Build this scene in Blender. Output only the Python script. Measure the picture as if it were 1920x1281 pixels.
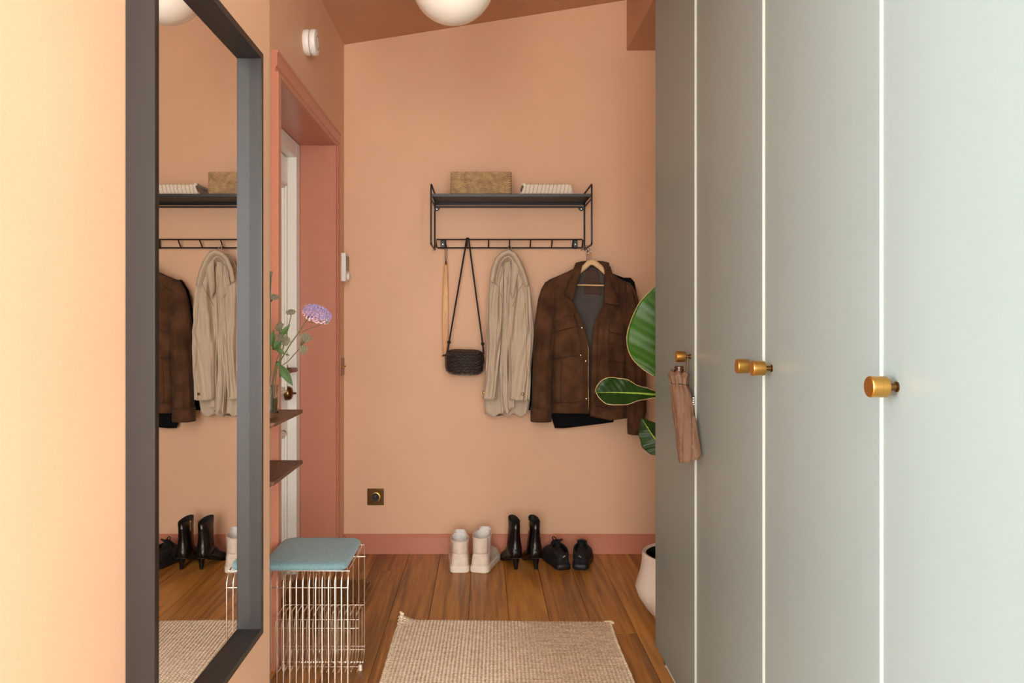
import bpy, math, random
from mathutils import Vector, Matrix, noise
random.seed(7)
PI = math.pi
for o in list(bpy.data.objects): bpy.data.objects.remove(o)
scene = bpy.context.scene
COL = scene.collection

# ------------------------------------------------------------------ camera, world, light, exposure
F, VX, VY, EYE = 1493.0, 907.0, 609.0, 1.156        # focal length and vanishing point in pixels, eye height
cam_d = bpy.data.cameras.new('camera'); cam = bpy.data.objects.new('camera', cam_d); COL.objects.link(cam)
cam.location = (0, 0, EYE); cam.rotation_euler = (PI/2, 0, 0)
cam_d.sensor_width = 36; cam_d.lens = 36*F/1920
cam_d.shift_x = (960-VX)/1920; cam_d.shift_y = -(640.5-VY)/1920
cam_d.clip_start = .02
scene.camera = cam
w = bpy.data.worlds.new('world'); scene.world = w; w.use_nodes = True
w.node_tree.nodes['Background'].inputs[0].default_value = (.75, .85, 1, 1)
w.node_tree.nodes['Background'].inputs[1].default_value = .6
def daylight(loc, rot, w_, h_, watts, col):          # area light at an added, unseen window, supplying the daylight
    ld = bpy.data.lights.new('daylight', 'AREA'); lo = bpy.data.objects.new('daylight', ld); COL.objects.link(lo)
    ld.shape = 'RECTANGLE'; ld.size = w_; ld.size_y = h_; ld.energy = watts; ld.color = col
    lo.location = loc; lo.rotation_euler = rot
daylight((-.28, -1.96, 1.30), (PI/2, 0, 0), 1.45, 2.0, 135, (1, .985, .96))        # unseen glazed door added for daylight, facing down the hall
daylight((1.35, -1.96, 1.35), (PI/2, 0, 0), 1.0, 1.5, 170, (.98, .985, 1))         # window added beside it to brighten the left wall, facing down the hall
daylight((-2.34, -.85, 1.35), (0, -PI/2, 0), 1.5, 1.7, 310, (.85, .97, 1.08))          # added side window, facing right, lights the wardrobes
daylight((2.34, -.85, 1.35), (0, PI/2, 0), 1.5, 1.7, 85, (.86, .95, 1.14))             # added side window, facing left, lights the left wall
scene.view_settings.view_transform = 'Standard'; scene.view_settings.look = 'None'
scene.view_settings.gamma = 1; scene.view_settings.use_curve_mapping = False
scene.view_settings.exposure = -0.2

# ------------------------------------------------------------------ helpers
def P(px, py, y): return Vector(((px-VX)/F*y, y, EYE-(py-VY)/F*y))
def lin(c): return tuple(((v/255)/12.92 if v/255 <= .04045 else ((v/255+.055)/1.055)**2.4) for v in c)+(1,)
def interp(tab, t):
    if t <= tab[0][0]: return tab[0][1] if len(tab[0]) == 2 else tab[0][1:]
    for a, b in zip(tab, tab[1:]):
        if t <= b[0]:
            k = (t-a[0])/(b[0]-a[0]); k = k
            if len(a) == 2: return a[1]+(b[1]-a[1])*k
            return tuple(p+(q-p)*k for p, q in zip(a[1:], b[1:]))
    return tab[-1][1] if len(tab[-1]) == 2 else tab[-1][1:]
def cinterp(tab, t):                    # smooth (Catmull-Rom) version of interp for two-column tables
    n = len(tab)
    for i in range(n-1):
        if t <= tab[i+1][0] or i == n-2:
            x0, x1 = tab[i][0], tab[i+1][0]; k = min(1, max(0, (t-x0)/(x1-x0))); p1, p2 = tab[i][1], tab[i+1][1]
            m1 = (tab[i+1][1]-tab[i-1][1])/(tab[i+1][0]-tab[i-1][0])*(x1-x0) if i > 0 else p2-p1
            m2 = (tab[i+2][1]-tab[i][1])/(tab[i+2][0]-tab[i][0])*(x1-x0) if i < n-2 else p2-p1
            return max(.01, (2*k**3-3*k*k+1)*p1+(k**3-2*k*k+k)*m1+(3*k*k-2*k**3)*p2+(k**3-k*k)*m2)
def nz(x, y=0, z=0): return noise.noise(Vector((x, y, z)))

class MB:
    def __init__(s): s.v = []; s.f = []
    def add(s, vs, fs):
        n = len(s.v); s.v += [Vector(p) for p in vs]; s.f += [tuple(i+n for i in f) for f in fs]; return s
    def box(s, x0, x1, y0, y1, z0, z1):
        return s.add([(x0,y0,z0),(x1,y0,z0),(x1,y1,z0),(x0,y1,z0),(x0,y0,z1),(x1,y0,z1),(x1,y1,z1),(x0,y1,z1)],
              [(0,3,2,1),(4,5,6,7),(0,1,5,4),(1,2,6,5),(2,3,7,6),(3,0,4,7)])
    def prism(s, poly, fn, a, b):       # poly: 2D points; fn(p, t) -> 3D
        n = len(poly)
        return s.add([fn(p, a) for p in poly]+[fn(p, b) for p in poly],
              [tuple(range(n))[::-1], tuple(range(n, 2*n))]+[(i, (i+1)%n, n+(i+1)%n, n+i) for i in range(n)])
    def loft(s, rings, cap0=True, cap1=True, closed=True):
        n = len(rings[0]); vs = [p for r in rings for p in r]; fs = []
        for i in range(len(rings)-1):
            for j in range(n if closed else n-1):
                fs.append((i*n+j, i*n+(j+1)%n, (i+1)*n+(j+1)%n, (i+1)*n+j))
        if cap0: fs.append(tuple(range(n))[::-1])
        if cap1: fs.append(tuple((len(rings)-1)*n+j for j in range(n)))
        return s.add(vs, fs)
    def tube(s, pts, r, n=8, closed=False, flat=None):
        pts = [Vector(p) for p in pts]; m = len(pts); rings = []
        t0 = (pts[1]-pts[0]).normalized()
        u = t0.orthogonal().normalized() if flat is None else Vector(flat[0]).normalized()
        for i in range(m):
            a = pts[i-1] if (i > 0 or closed) else pts[i]; b = pts[(i+1)%m] if (i < m-1 or closed) else pts[i]
            t = (b-a).normalized()
            u = (u-t*u.dot(t)).normalized(); v = t.cross(u)
            rr = r[i] if isinstance(r, (list, tuple)) else r
            ra, rb = (rr, rr) if flat is None else (rr*flat[1], rr*flat[2])
            rings.append([pts[i]+u*math.cos(2*PI*k/n)*ra+v*math.sin(2*PI*k/n)*rb for k in range(n)])
        if closed: rings.append(rings[0]); return s.loft(rings, False, False)
        return s.loft(rings)
    def lathe(s, prof, c, axis='z', n=28):          # prof: (radius, height)
        c = Vector(c); rings = []
        for r, h in prof:
            ring = []
            for k in range(n):
                a = 2*PI*k/n; p, q = r*math.cos(a), r*math.sin(a)
                ring.append(c+Vector({'z': (p, q, h), 'x': (h, p, q), '-x': (-h, q, p), 'y': (q, h, p), '-y': (p, -h, q)}[axis]))
            rings.append(ring)
        return s.loft(rings)
    def grid(s, fn, nu, nv):
        vs = [fn(i/nu, j/nv) for j in range(nv+1) for i in range(nu+1)]
        fs = [(j*(nu+1)+i, j*(nu+1)+i+1, (j+1)*(nu+1)+i+1, (j+1)*(nu+1)+i) for j in range(nv) for i in range(nu)]
        return s.add(vs, fs)
    def ball(s, c, rx, ry=None, rz=None, n=8, m=6):
        ry = ry or rx; rz = rz or rx; c = Vector(c)
        rings = [[c+Vector((rx*math.sin(PI*i/m)*math.cos(2*PI*k/n), ry*math.sin(PI*i/m)*math.sin(2*PI*k/n), -rz*math.cos(PI*i/m))) for k in range(n)] for i in range(1, m)]
        nb = len(s.v); s.loft(rings, True, True); return s

def link(name, mb, m, parent=None, org=(0,0,0), bevel=0, solid=0, sub=0, angle=40, solid_off=0):
    me = bpy.data.meshes.new(name); org = Vector(org)
    me.from_pydata([p-org for p in mb.v], [], mb.f); me.validate(); me.update()
    import bmesh
    bm = bmesh.new(); bm.from_mesh(me); bmesh.ops.recalc_face_normals(bm, faces=bm.faces[:]); bm.to_mesh(me); bm.free()
    for p in me.polygons: p.use_smooth = True
    me.set_sharp_from_angle(angle=math.radians(angle))
    me.materials.append(m)
    o = bpy.data.objects.new(name, me); COL.objects.link(o)
    if parent: o.parent = parent
    else: o.location = org
    if solid:
        md = o.modifiers.new('solid', 'SOLIDIFY'); md.thickness = solid; md.offset = solid_off
    if bevel:
        md = o.modifiers.new('bevel', 'BEVEL'); md.width = bevel; md.segments = 3; md.limit_method = 'ANGLE'; md.angle_limit = math.radians(40)
        md.harden_normals = False
    if sub:
        md = o.modifiers.new('sub', 'SUBSURF'); md.levels = sub; md.render_levels = sub
    return o
def tag(o, label=None, cat=None, group=None, kind=None):
    if label: o['label'] = label
    if cat: o['category'] = cat
    if group: o['group'] = group
    if kind: o['kind'] = kind
    return o
class Thing:
    def __init__(s, name, loc, label, cat, group=None, kind=None):
        s.loc = Vector(loc); s.o = bpy.data.objects.new(name, None); COL.objects.link(s.o)
        s.o.location = s.loc; s.o.empty_display_size = .05; tag(s.o, label, cat, group, kind)
    def part(s, name, mb, m, parent=None, label=None, **k):
        o = link(name, mb, m, parent or s.o, s.loc, **k)
        if label: o['label'] = label
        return o

# ------------------------------------------------------------------ materials
def mat(name, col, rough=.5, metal=0, var=0, vscale=20, bump=0, bscale=200, stretch=(1,1,1), spec=.5, coat=0, sheen=0, detail=3, trans=0, ior=1.5, sss=0, em=0):
    m = bpy.data.materials.new(name); m.use_nodes = True; nt = m.node_tree; b = nt.nodes['Principled BSDF']
    c = lin(col); b.inputs['Base Color'].default_value = c; b.inputs['Roughness'].default_value = rough
    b.inputs['Metallic'].default_value = metal; b.inputs['Specular IOR Level'].default_value = spec
    b.inputs['Coat Weight'].default_value = coat; b.inputs['Sheen Weight'].default_value = sheen
    b.inputs['Transmission Weight'].default_value = trans; b.inputs['IOR'].default_value = ior
    if var or bump:
        tc = nt.nodes.new('ShaderNodeTexCoord'); mp = nt.nodes.new('ShaderNodeMapping'); mp.inputs['Scale'].default_value = stretch
        nt.links.new(tc.outputs['Object'], mp.inputs['Vector'])
    if var:
        n = nt.nodes.new('ShaderNodeTexNoise'); n.inputs['Scale'].default_value = vscale; n.inputs['Detail'].default_value = detail
        nt.links.new(mp.outputs[0], n.inputs['Vector'])
        r = nt.nodes.new('ShaderNodeValToRGB'); r.color_ramp.elements[0].position = .3; r.color_ramp.elements[1].position = .7
        r.color_ramp.elements[0].color = tuple(v*(1-var) for v in c[:3])+(1,); r.color_ramp.elements[1].color = tuple(min(1, v*(1+var)) for v in c[:3])+(1,)
        nt.links.new(n.outputs['Fac'], r.inputs[0]); nt.links.new(r.outputs[0], b.inputs['Base Color'])
    if bump:
        n2 = nt.nodes.new('ShaderNodeTexNoise'); n2.inputs['Scale'].default_value = bscale; n2.inputs['Detail'].default_value = 3
        nt.links.new(mp.outputs[0], n2.inputs['Vector'])
        bp = nt.nodes.new('ShaderNodeBump'); bp.inputs['Strength'].default_value = bump; bp.inputs['Distance'].default_value = .004
        nt.links.new(n2.outputs['Fac'], bp.inputs['Height']); nt.links.new(bp.outputs[0], b.inputs['Normal'])
    return m
def nodes_math(nt, op, a, b=None):
    n = nt.nodes.new('ShaderNodeMath'); n.operation = op
    for i, v in enumerate((a, b)):
        if v is None: continue
        if isinstance(v, (int, float)): n.inputs[i].default_value = v
        else: nt.links.new(v, n.inputs[i])
    return n.outputs[0]
def wood(name, c0, c1, c2, rough=.4, scale=1.0, axis='y', world=True, coat=0, knot=1.0, st=.12):
    m = bpy.data.materials.new(name); m.use_nodes = True; nt = m.node_tree; b = nt.nodes['Principled BSDF']; L = nt.links.new
    oi = nt.nodes.new('ShaderNodeObjectInfo')
    src = nt.nodes.new('ShaderNodeNewGeometry').outputs['Position'] if world else nt.nodes.new('ShaderNodeTexCoord').outputs['Object']
    off = nt.nodes.new('ShaderNodeVectorMath'); off.operation = 'MULTIPLY_ADD'
    cmb = nt.nodes.new('ShaderNodeCombineXYZ')
    for i in range(3): L(oi.outputs['Random'], cmb.inputs[i])
    L(cmb.outputs[0], off.inputs[0]); off.inputs[1].default_value = (17, 31, 9); L(src, off.inputs[2])
    mp = nt.nodes.new('ShaderNodeMapping'); s = {'x': (st,1,1), 'y': (1,st,1), 'z': (1,1,st)}[axis]
    mp.inputs['Scale'].default_value = tuple(v*scale for v in s); L(off.outputs[0], mp.inputs['Vector'])
    n1 = nt.nodes.new('ShaderNodeTexNoise'); n1.inputs['Scale'].default_value = 7; n1.inputs['Detail'].default_value = 2; n1.inputs['Distortion'].default_value = .6*knot; L(mp.outputs[0], n1.inputs['Vector'])
    rings = nodes_math(nt, 'SINE', nodes_math(nt, 'MULTIPLY', n1.outputs['Fac'], 55*knot))
    n2 = nt.nodes.new('ShaderNodeTexNoise'); n2.inputs['Scale'].default_value = 90; n2.inputs['Detail'].default_value = 4; L(mp.outputs[0], n2.inputs['Vector'])
    t = nodes_math(nt, 'ADD', nodes_math(nt, 'MULTIPLY', rings, .16), n2.outputs['Fac'])
    t = nodes_math(nt, 'ADD', t, nodes_math(nt, 'MULTIPLY', nodes_math(nt, 'SUBTRACT', oi.outputs['Random'], .5), .45))
    r = nt.nodes.new('ShaderNodeValToRGB'); e = r.color_ramp.elements; e[0].position = .15; e[0].color = lin(c0); e[1].position = .9; e[1].color = lin(c2)
    k = e.new(.52); k.color = lin(c1); L(t, r.inputs[0]); L(r.outputs[0], b.inputs['Base Color'])
    b.inputs['Roughness'].default_value = rough; b.inputs['Coat Weight'].default_value = coat; b.inputs['Coat Roughness'].default_value = .25
    bp = nt.nodes.new('ShaderNodeBump'); bp.inputs['Strength'].default_value = .12; bp.inputs['Distance'].default_value = .002; L(t, bp.inputs['Height']); L(bp.outputs[0], b.inputs['Normal'])
    return m
def fabric(name, c0, c1, period=.003, rough=.9, bump=.5, dirs='xz', sheen=.2, nscale=60, amp=.18):
    m = bpy.data.materials.new(name); m.use_nodes = True; nt = m.node_tree; b = nt.nodes['Principled BSDF']; L = nt.links.new
    tc = nt.nodes.new('ShaderNodeTexCoord'); sp = nt.nodes.new('ShaderNodeSeparateXYZ'); L(tc.outputs['Object'], sp.inputs[0])
    i = {'x': 0, 'y': 1, 'z': 2}
    wv = [nodes_math(nt, 'SINE', nodes_math(nt, 'MULTIPLY', sp.outputs[i[d]], 2*PI/period)) for d in dirs]
    wp = nodes_math(nt, 'MULTIPLY', wv[0], wv[1])
    n = nt.nodes.new('ShaderNodeTexNoise'); n.inputs['Scale'].default_value = nscale; n.inputs['Detail'].default_value = 6; n.inputs['Roughness'].default_value = .75; L(tc.outputs['Object'], n.inputs['Vector'])
    t = nodes_math(nt, 'ADD', nodes_math(nt, 'MULTIPLY', wp, amp), n.outputs['Fac'])
    r = nt.nodes.new('ShaderNodeValToRGB'); e = r.color_ramp.elements; e[0].position = .3; e[0].color = lin(c0); e[1].position = .75; e[1].color = lin(c1)
    L(t, r.inputs[0]); L(r.outputs[0], b.inputs['Base Color']); b.inputs['Roughness'].default_value = rough; b.inputs['Sheen Weight'].default_value = sheen
    b.inputs['Specular IOR Level'].default_value = .2
    bp = nt.nodes.new('ShaderNodeBump'); bp.inputs['Strength'].default_value = bump; bp.inputs['Distance'].default_value = .0015; L(t, bp.inputs['Height']); L(bp.outputs[0], b.inputs['Normal'])
    return m

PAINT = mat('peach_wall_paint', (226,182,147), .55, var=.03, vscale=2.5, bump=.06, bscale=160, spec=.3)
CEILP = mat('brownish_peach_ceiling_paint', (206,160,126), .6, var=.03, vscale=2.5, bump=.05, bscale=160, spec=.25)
TERRA = mat('terracotta_trim_paint', (196,128,102), .32, var=.02, vscale=3, bump=.03, bscale=60)
WHITE = mat('white_satin_paint', (246,241,230), .35, var=.015, vscale=4)
SAGE = mat('sage_lacquer', (133,142,137), .42, var=.012, vscale=3, bump=.015, bscale=500)
BAND = mat('pale_edge_band', (184,184,172), .45, var=.01, vscale=4)
CARC = mat('white_melamine', (240,238,230), .45, var=.01, vscale=4)
BLACKM = mat('black_powder_coat', (32,28,26), .42, var=.06, vscale=60)
FRAME = mat('dark_frame_paint', (37,32,30), .5, var=.06, vscale=25, bump=.02, bscale=80)
FRAMEF = mat('black_frame_face', (14,12,11), .35, var=.05, vscale=30)
MIRROR = mat('mirror_silver', (250,250,248), .0, 1)
BRASS = mat('brushed_brass', (214,160,82), .28, 1, var=.05, vscale=300, stretch=(1,1,.05))
BRONZE = mat('aged_bronze', (120,88,52), .3, 1, var=.12, vscale=80)
CHROME = mat('chrome_wire', (246,238,226), .24, 1, var=.01, vscale=50)
STEEL = mat('hook_steel', (225,222,218), .18, 1, var=.02, vscale=50)
PLASTIC = mat('white_plastic', (238,232,224), .4, var=.01, vscale=20)
GREYSCREEN = mat('grey_display', (120,112,100), .25, var=.04, vscale=30)
OPAL = mat('opal_glass', (250,244,232), .22, var=.01, vscale=4, coat=.4)
FLOORW = wood('oiled_oak_floor', (126,78,28), (172,114,46), (198,140,64), .38, 1.0, 'y', True, coat=.0, knot=.8, st=.045)
SHELFW = wood('walnut_shelf', (70,44,30), (104,68,46), (128,88,62), .5, 3, 'y', False)
HORNW = wood('beech_wood', (190,130,74), (212,152,92), (226,172,112), .45, 3, 'z', False, knot=.35)
HANGW = wood('hanger_beech', (196,152,106), (222,182,134), (236,202,158), .45, 4, 'x', False, knot=.3)
CORD = mat('black_cord', (26,22,20), .7, var=.1, vscale=200)
SUEDE = mat('brown_suede', (84,56,37), .9, var=.42, vscale=13, bump=.25, bscale=300, sheen=.05, spec=.12, detail=6)
LINING = mat('brown_grey_lining', (72,62,54), .7, var=.1, vscale=14, bump=.1, bscale=60)
LABELM = mat('jacket_label_cloth', (76,50,38), .8, var=.15, vscale=60)
BLACKF = mat('black_wool', (13,12,13), .9, var=.2, vscale=40, bump=.2, bscale=400, spec=.2)
TANF = fabric('tan_wool', (140,104,72), (168,130,94), .004)
BEIGE = fabric('beige_herringbone_wool', (180,158,134), (222,204,180), .0045, bump=.35, amp=.07, nscale=420, sheen=.15)
LEATHER = mat('dark_woven_leather', (44,30,27), .32, var=.15, vscale=70, bump=.15, bscale=300)
BOOTL = mat('black_boot_leather', (17,13,12), .26, var=.12, vscale=50, bump=.05, bscale=250)
SHOEB = mat('black_knit', (18,16,17), .8, var=.25, vscale=60, bump=.25, bscale=500)
SHOEBS = mat('black_rubber', (24,21,24), .55, var=.1, vscale=50)
CANVAS = mat('cream_suede_canvas', (234,214,194), .85, var=.08, vscale=40, bump=.2, bscale=350)
RUBBERW = mat('off_white_rubber', (238,222,202), .55, var=.05, vscale=40)
LININGW = mat('white_shoe_lining', (226,222,216), .9, var=.05, vscale=60, bump=.2, bscale=250)
CUSH = fabric('blue_grey_wool', (92,122,126), (132,164,168), .0035, dirs='xy', sheen=.3, nscale=200)
SEAG = mat('seagrass', (190,156,112), .75, var=.28, vscale=45, bump=.3, bscale=400, detail=6)
SEAGD = mat('seagrass_gap_shade', (96,68,40), .9, var=.2, vscale=60)  # inner wall darkened in colour to shade the gaps between strands
TERRAPOT = mat('limewashed_clay', (226,210,196), .85, var=.05, vscale=12, bump=.15, bscale=120)
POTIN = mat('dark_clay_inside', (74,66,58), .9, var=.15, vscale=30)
SOIL = mat('potting_soil', (48,34,24), 1, var=.4, vscale=90, bump=.8, bscale=120)
LEAF = mat('strelitzia_green', (50,94,14), .36, var=.18, vscale=6, stretch=(1,1,3), spec=.35)
LEAFD = mat('strelitzia_dark_green', (34,60,18), .4, var=.18, vscale=8, spec=.35)
RIB = mat('pale_leaf_rib', (150,178,70), .4, var=.1, vscale=20)
EDGE = mat('dry_leaf_edge', (214,186,130), .6, var=.15, vscale=60)
STEMM = mat('plant_stem', (84,118,44), .45, var=.15, vscale=20, stretch=(1,1,.2))
UMB = mat('mocha_nylon', (112,82,62), .62, var=.08, vscale=25, bump=.08, bscale=150, spec=.3)
SEAMU = mat('dark_drawstring', (58,40,30), .8, var=.1, vscale=60)
AMBER = mat('tortoise_handle', (78,34,12), .12, var=.6, vscale=60, coat=.5)
GLASS = mat('clear_glass', (240,246,240), .02, trans=1, ior=1.45)
WATER = mat('vase_water', (228,236,226), .0, trans=1, ior=1.33)
PURPLE = mat('purple_floret', (150,128,166), .7, var=.4, vscale=160)
PINKF = mat('pale_pink_floret', (206,176,186), .7, var=.25, vscale=160)
GREYG = mat('grey_green_bud', (124,118,92), .8, var=.3, vscale=150)
FSTEM = mat('flower_stem', (92,92,48), .6, var=.2, vscale=40)
FLEAF = mat('flower_leaf', (66,92,38), .6, var=.2, vscale=40)
COIR = mat('brown_coir', (140,94,52), 1, var=.45, vscale=120, bump=.8, bscale=300, detail=6)
CABLEB = mat('matt_black_hole', (10,9,9), .5, var=.1, vscale=50)
LOGO = mat('silver_print', (215,210,205), .3, .6, var=.03, vscale=80)

# ------------------------------------------------------------------ room shell
YF = 4.03; XL = -.707; XM = -.611; XR = 1.215; YE = 2.275
def ceil_z(x): return 2.573+.1585*(x-XL)
fz = lambda p, t: (p[0], t, p[1])
mb = MB().prism([(-1.1,-.06),(XR+.15,-.06),(XR+.15,ceil_z(XR+.15)),(-1.1,ceil_z(-1.1))], fz, YF, YF+.12)
tag(link('wall_far', mb, PAINT), 'peach painted far wall behind the coat rack', 'wall', kind='structure')
DY0, DY1, DZ = 2.73, 3.75, 2.0
mb = MB()
mb.box(-1.0, XL, 1.9, DY0-.02, -.06, ceil_z(XL)); mb.box(-1.0, XL, DY1+.02, YF, -.06, ceil_z(XL)); mb.box(-1.0, XL, DY0-.02, DY1+.02, DZ+.02, ceil_z(XL))
tag(link('wall_left', mb, PAINT), 'recessed peach wall around the entrance door', 'wall', kind='structure')
mb = MB().box(XL-.2, XM, .62, YE, -.06, ceil_z(XL)+.02)
tag(link('wall_left_front', mb, PAINT, bevel=.003), 'peach wall carrying the tall black mirror', 'wall', kind='structure')
mb = MB().box(XR, XR+.12, .05, YF, -.06, ceil_z(XR))
tag(link('wall_right', mb, PAINT), 'peach wall behind the wardrobes', 'wall', kind='structure')
# unseen room the hall opens into, its windows added to supply daylight
RX, RYB, RYF, RZ = 2.42, -2.05, .62, 2.75
CREAMW = mat('cream_room_paint', (226,222,212), .6, var=.02, vscale=3)
def room_wall(name, boxes, label):
    mb = MB(); [mb.box(*q) for q in boxes]; return tag(link(name, mb, CREAMW), label, 'wall', kind='structure')
room_wall('wall_back', [(-RX,-1.06,RYB-.12,RYB,-.06,RZ), (.50,.82,RYB-.12,RYB,-.06,RZ), (1.88,RX,RYB-.12,RYB,-.06,RZ), (.82,1.88,RYB-.12,RYB,-.06,.58), (.82,1.88,RYB-.12,RYB,2.12,RZ), (-1.06,.50,RYB-.12,RYB,2.32,RZ), (-1.06,.50,RYB-.12,RYB,-.06,.28)], 'cream wall behind the photographer with openings added for daylight')
for sgn, nm in ((-1, 'wall_room_left'), (1, 'wall_room_right')):
    xa, xb = sorted((sgn*RX, sgn*(RX+.12)))
    room_wall(nm, [(xa,xb,RYB-.12,-1.72,-.06,RZ), (xa,xb,.02,RYF,-.06,RZ), (xa,xb,-1.72,.02,-.06,.58), (xa,xb,-1.72,.02,2.12,RZ)], 'cream side wall with an added window on the %s of the room behind' % ('left' if sgn < 0 else 'right'))
room_wall('wall_room_front_left', [(-RX-.12,XL-.2,RYF,RYF+.12,-.06,RZ)], 'cream wall left of the hall opening')
room_wall('wall_room_front_right', [(XR+.12,RX+.12,RYF,RYF+.12,-.06,RZ)], 'cream wall right of the hall opening')
tag(link('ceiling_room', MB().box(-RX-.12, RX+.12, RYB-.12, RYF+.12, RZ+.02, RZ+.12), CREAMW), 'cream ceiling of the room behind', 'ceiling', kind='structure')
def window(n, fn, w0, w1, z0, z1, label):  # unseen windows, added where the daylight area lights stand
    wn = Thing('window_%d' % n, fn((w0+w1)/2, 0, z0), label, 'window', kind='structure'); a = .05; mb = MB()
    for q in ((w0,w0+a,z0,z1),(w1-a,w1,z0,z1),(w0+a,w1-a,z0,z0+a),(w0+a,w1-a,z1-a,z1)):
        p0, p1 = fn(q[0], -.06, q[2]), fn(q[1], -.01, q[3]); mb.box(*sorted((p0[0],p1[0])), *sorted((p0[1],p1[1])), q[2], q[3])
    wn.part('window_frame', mb, WHITE, bevel=.004)
    p0, p1 = fn(w0+a, -.038, 0), fn(w1-a, -.032, 0)
    wn.part('pane', MB().box(*sorted((p0[0],p1[0])), *sorted((p0[1],p1[1])), z0+a, z1-a), GLASS)
window(1, lambda u, d, z: (u, RYB+d, z), -1.06, .50, .28, 2.32, 'unseen glazed door added behind the photographer for daylight')
window(4, lambda u, d, z: (u, RYB+d, z), .82, 1.88, .58, 2.12, 'unseen window added beside the glazed door for daylight')
window(2, lambda u, d, z: (-RX+d, u, z), -1.72, .02, .58, 2.12, 'unseen left window of the room behind, added for daylight')
window(3, lambda u, d, z: (RX-d, u, z), -1.72, .02, .58, 2.12, 'unseen right window of the room behind, added for daylight')
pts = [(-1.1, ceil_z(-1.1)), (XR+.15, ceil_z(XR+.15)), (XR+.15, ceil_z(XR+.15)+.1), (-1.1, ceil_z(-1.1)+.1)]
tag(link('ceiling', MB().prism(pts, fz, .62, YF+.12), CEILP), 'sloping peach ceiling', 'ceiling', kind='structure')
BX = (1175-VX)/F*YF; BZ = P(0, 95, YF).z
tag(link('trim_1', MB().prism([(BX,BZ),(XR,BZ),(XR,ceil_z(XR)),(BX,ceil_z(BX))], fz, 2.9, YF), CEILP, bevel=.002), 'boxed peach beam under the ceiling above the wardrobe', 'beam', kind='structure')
# floor boards
sub = MB().box(-1.1, XR+.12, .05, YF+.12, -.06, -.016).box(-2.54, 2.54, -2.17, .74, -.06, -.0161)
floor = tag(link('floor', sub, mat('dark_subfloor', (30,18,10), .9, var=.1)), 'oiled oak plank floor', 'floor', kind='structure')
PW = .158; x = .099-PW*7; row = 0
joints = {4: [3.12], 3: [3.744, 2.2], 9: [2.983], 10: [2.3], 6: [1.9], 7: [2.5]}
while x < XR:
    js = sorted(joints.get(row, []) or [random.uniform(.2, 1.7)])
    ys = [-1.9]+[j for j in ([-.1+random.uniform(-.5, .5)] if js[0] > 1 else [])]+js+[YF]
    for y0, y1 in zip(ys, ys[1:]):
        xa, xb = max(x, -1.05), min(x+PW, XR)
        b = .0006
        mbp = MB().box(xa+b, xb-b, y0+b, y1-b, -.016, 0)
        o = link('plank', mbp, FLOORW, floor, (0,0,0), bevel=.0012)
    x += PW; row += 1
# baseboards
def base_prof(): return [(0,0),(.016,0),(.016,.082),(.011,.088),(.011,.092),(.006,.097),(0,.097)]
mb = MB().prism(base_prof(), lambda p, t: (t, YF-p[0], p[1]), XL, XR)
tag(link('baseboard_far', mb, TERRA, angle=25), 'terracotta baseboard along the far wall', 'baseboard', kind='structure')
mb = MB().prism(base_prof(), lambda p, t: (XL+p[0], t, p[1]), DY1+.071, YF-.016)
tag(link('baseboard_left', mb, TERRA, angle=25), 'short terracotta baseboard between door casing and corner', 'baseboard', kind='structure')
# ---- entrance door in its deep reveal
XD = -.865
dr = Thing('door_1', (XD, (DY0+DY1)/2, 0), 'cream white entrance door in a terracotta lined reveal', 'door', kind='structure')
for nm, bxs in (('lining', [(XD, XL+.004, DY1, DY1+.02, 0, DZ+.02)]), ('lining', [(XD, XL+.004, DY0-.02, DY0, 0, DZ+.02)]), ('lining', [(XD, XL+.004, DY0, DY1, DZ, DZ+.02)])):
    mb = MB(); [mb.box(*b) for b in bxs]; dr.part(nm, mb, TERRA, bevel=.0015)
CW = .072
cp = [(0,0),(.010,0),(.012,.003),(.012,.016),(.018,.020),(.018,.060),(.022,.063),(.022,.070),(.019,CW),(0,CW)]   # (proud, away from opening)
dr.part('casing', MB().prism(cp, lambda p, t: (XL+p[0], DY1+.002+p[1], t), 0, DZ+.002), TERRA, angle=25)
dr.part('casing', MB().prism(cp, lambda p, t: (XL+p[0], DY0-.002-p[1], t), 0, DZ+.002), TERRA, angle=25)
dr.part('casing', MB().prism(cp, lambda p, t: (XL+p[0], t, DZ+.002+p[1]), DY0-CW-.002, DY1+CW+.002), TERRA, angle=25)
fr0, fr1, frz = DY0+.07, DY1-.07, DZ-.07
mb = MB().box(-.96, XD, fr1, DY1, 0, DZ).box(-.96, XD, DY0, fr0, 0, DZ).box(-.96, XD, fr0, fr1, frz, DZ)
dr.part('frame', mb, WHITE, bevel=.003)
leaf = dr.part('leaf', MB().box(-.955, -.905, fr0+.003, fr1-.003, .006, frz-.004), WHITE, bevel=.002)
for z0, z1 in ((.845, 1.80), (.14, .68)):
    ya, yb = fr0+.10, fr1-.085; mb = MB()
    for k, (wd, pr) in enumerate(((.032, .012), (.014, .020))):
        e = .006*k
        mb.box(-.905, -.905+pr, ya+e, ya+e+wd, z0+e, z1-e); mb.box(-.905, -.905+pr, yb-e-wd, yb-e, z0+e, z1-e)
        mb.box(-.905, -.905+pr, ya+e, yb-e, z0+e, z0+e+wd); mb.box(-.905, -.905+pr, ya+e, yb-e, z1-e-wd, z1-e)
    dr.part('panel_moulding', mb, WHITE, leaf, bevel=.003)
hy = fr1-.045
h = dr.part('door_handle', MB().lathe([(.024,0),(.024,.008),(.010,.012),(.010,.05)], (-.905, hy, .950), 'x', 20).tube([(-.858,hy,.950),(-.853,hy-.02,.951),(-.851,hy-.13,.953)], .010, 10), BRONZE, leaf)
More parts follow.
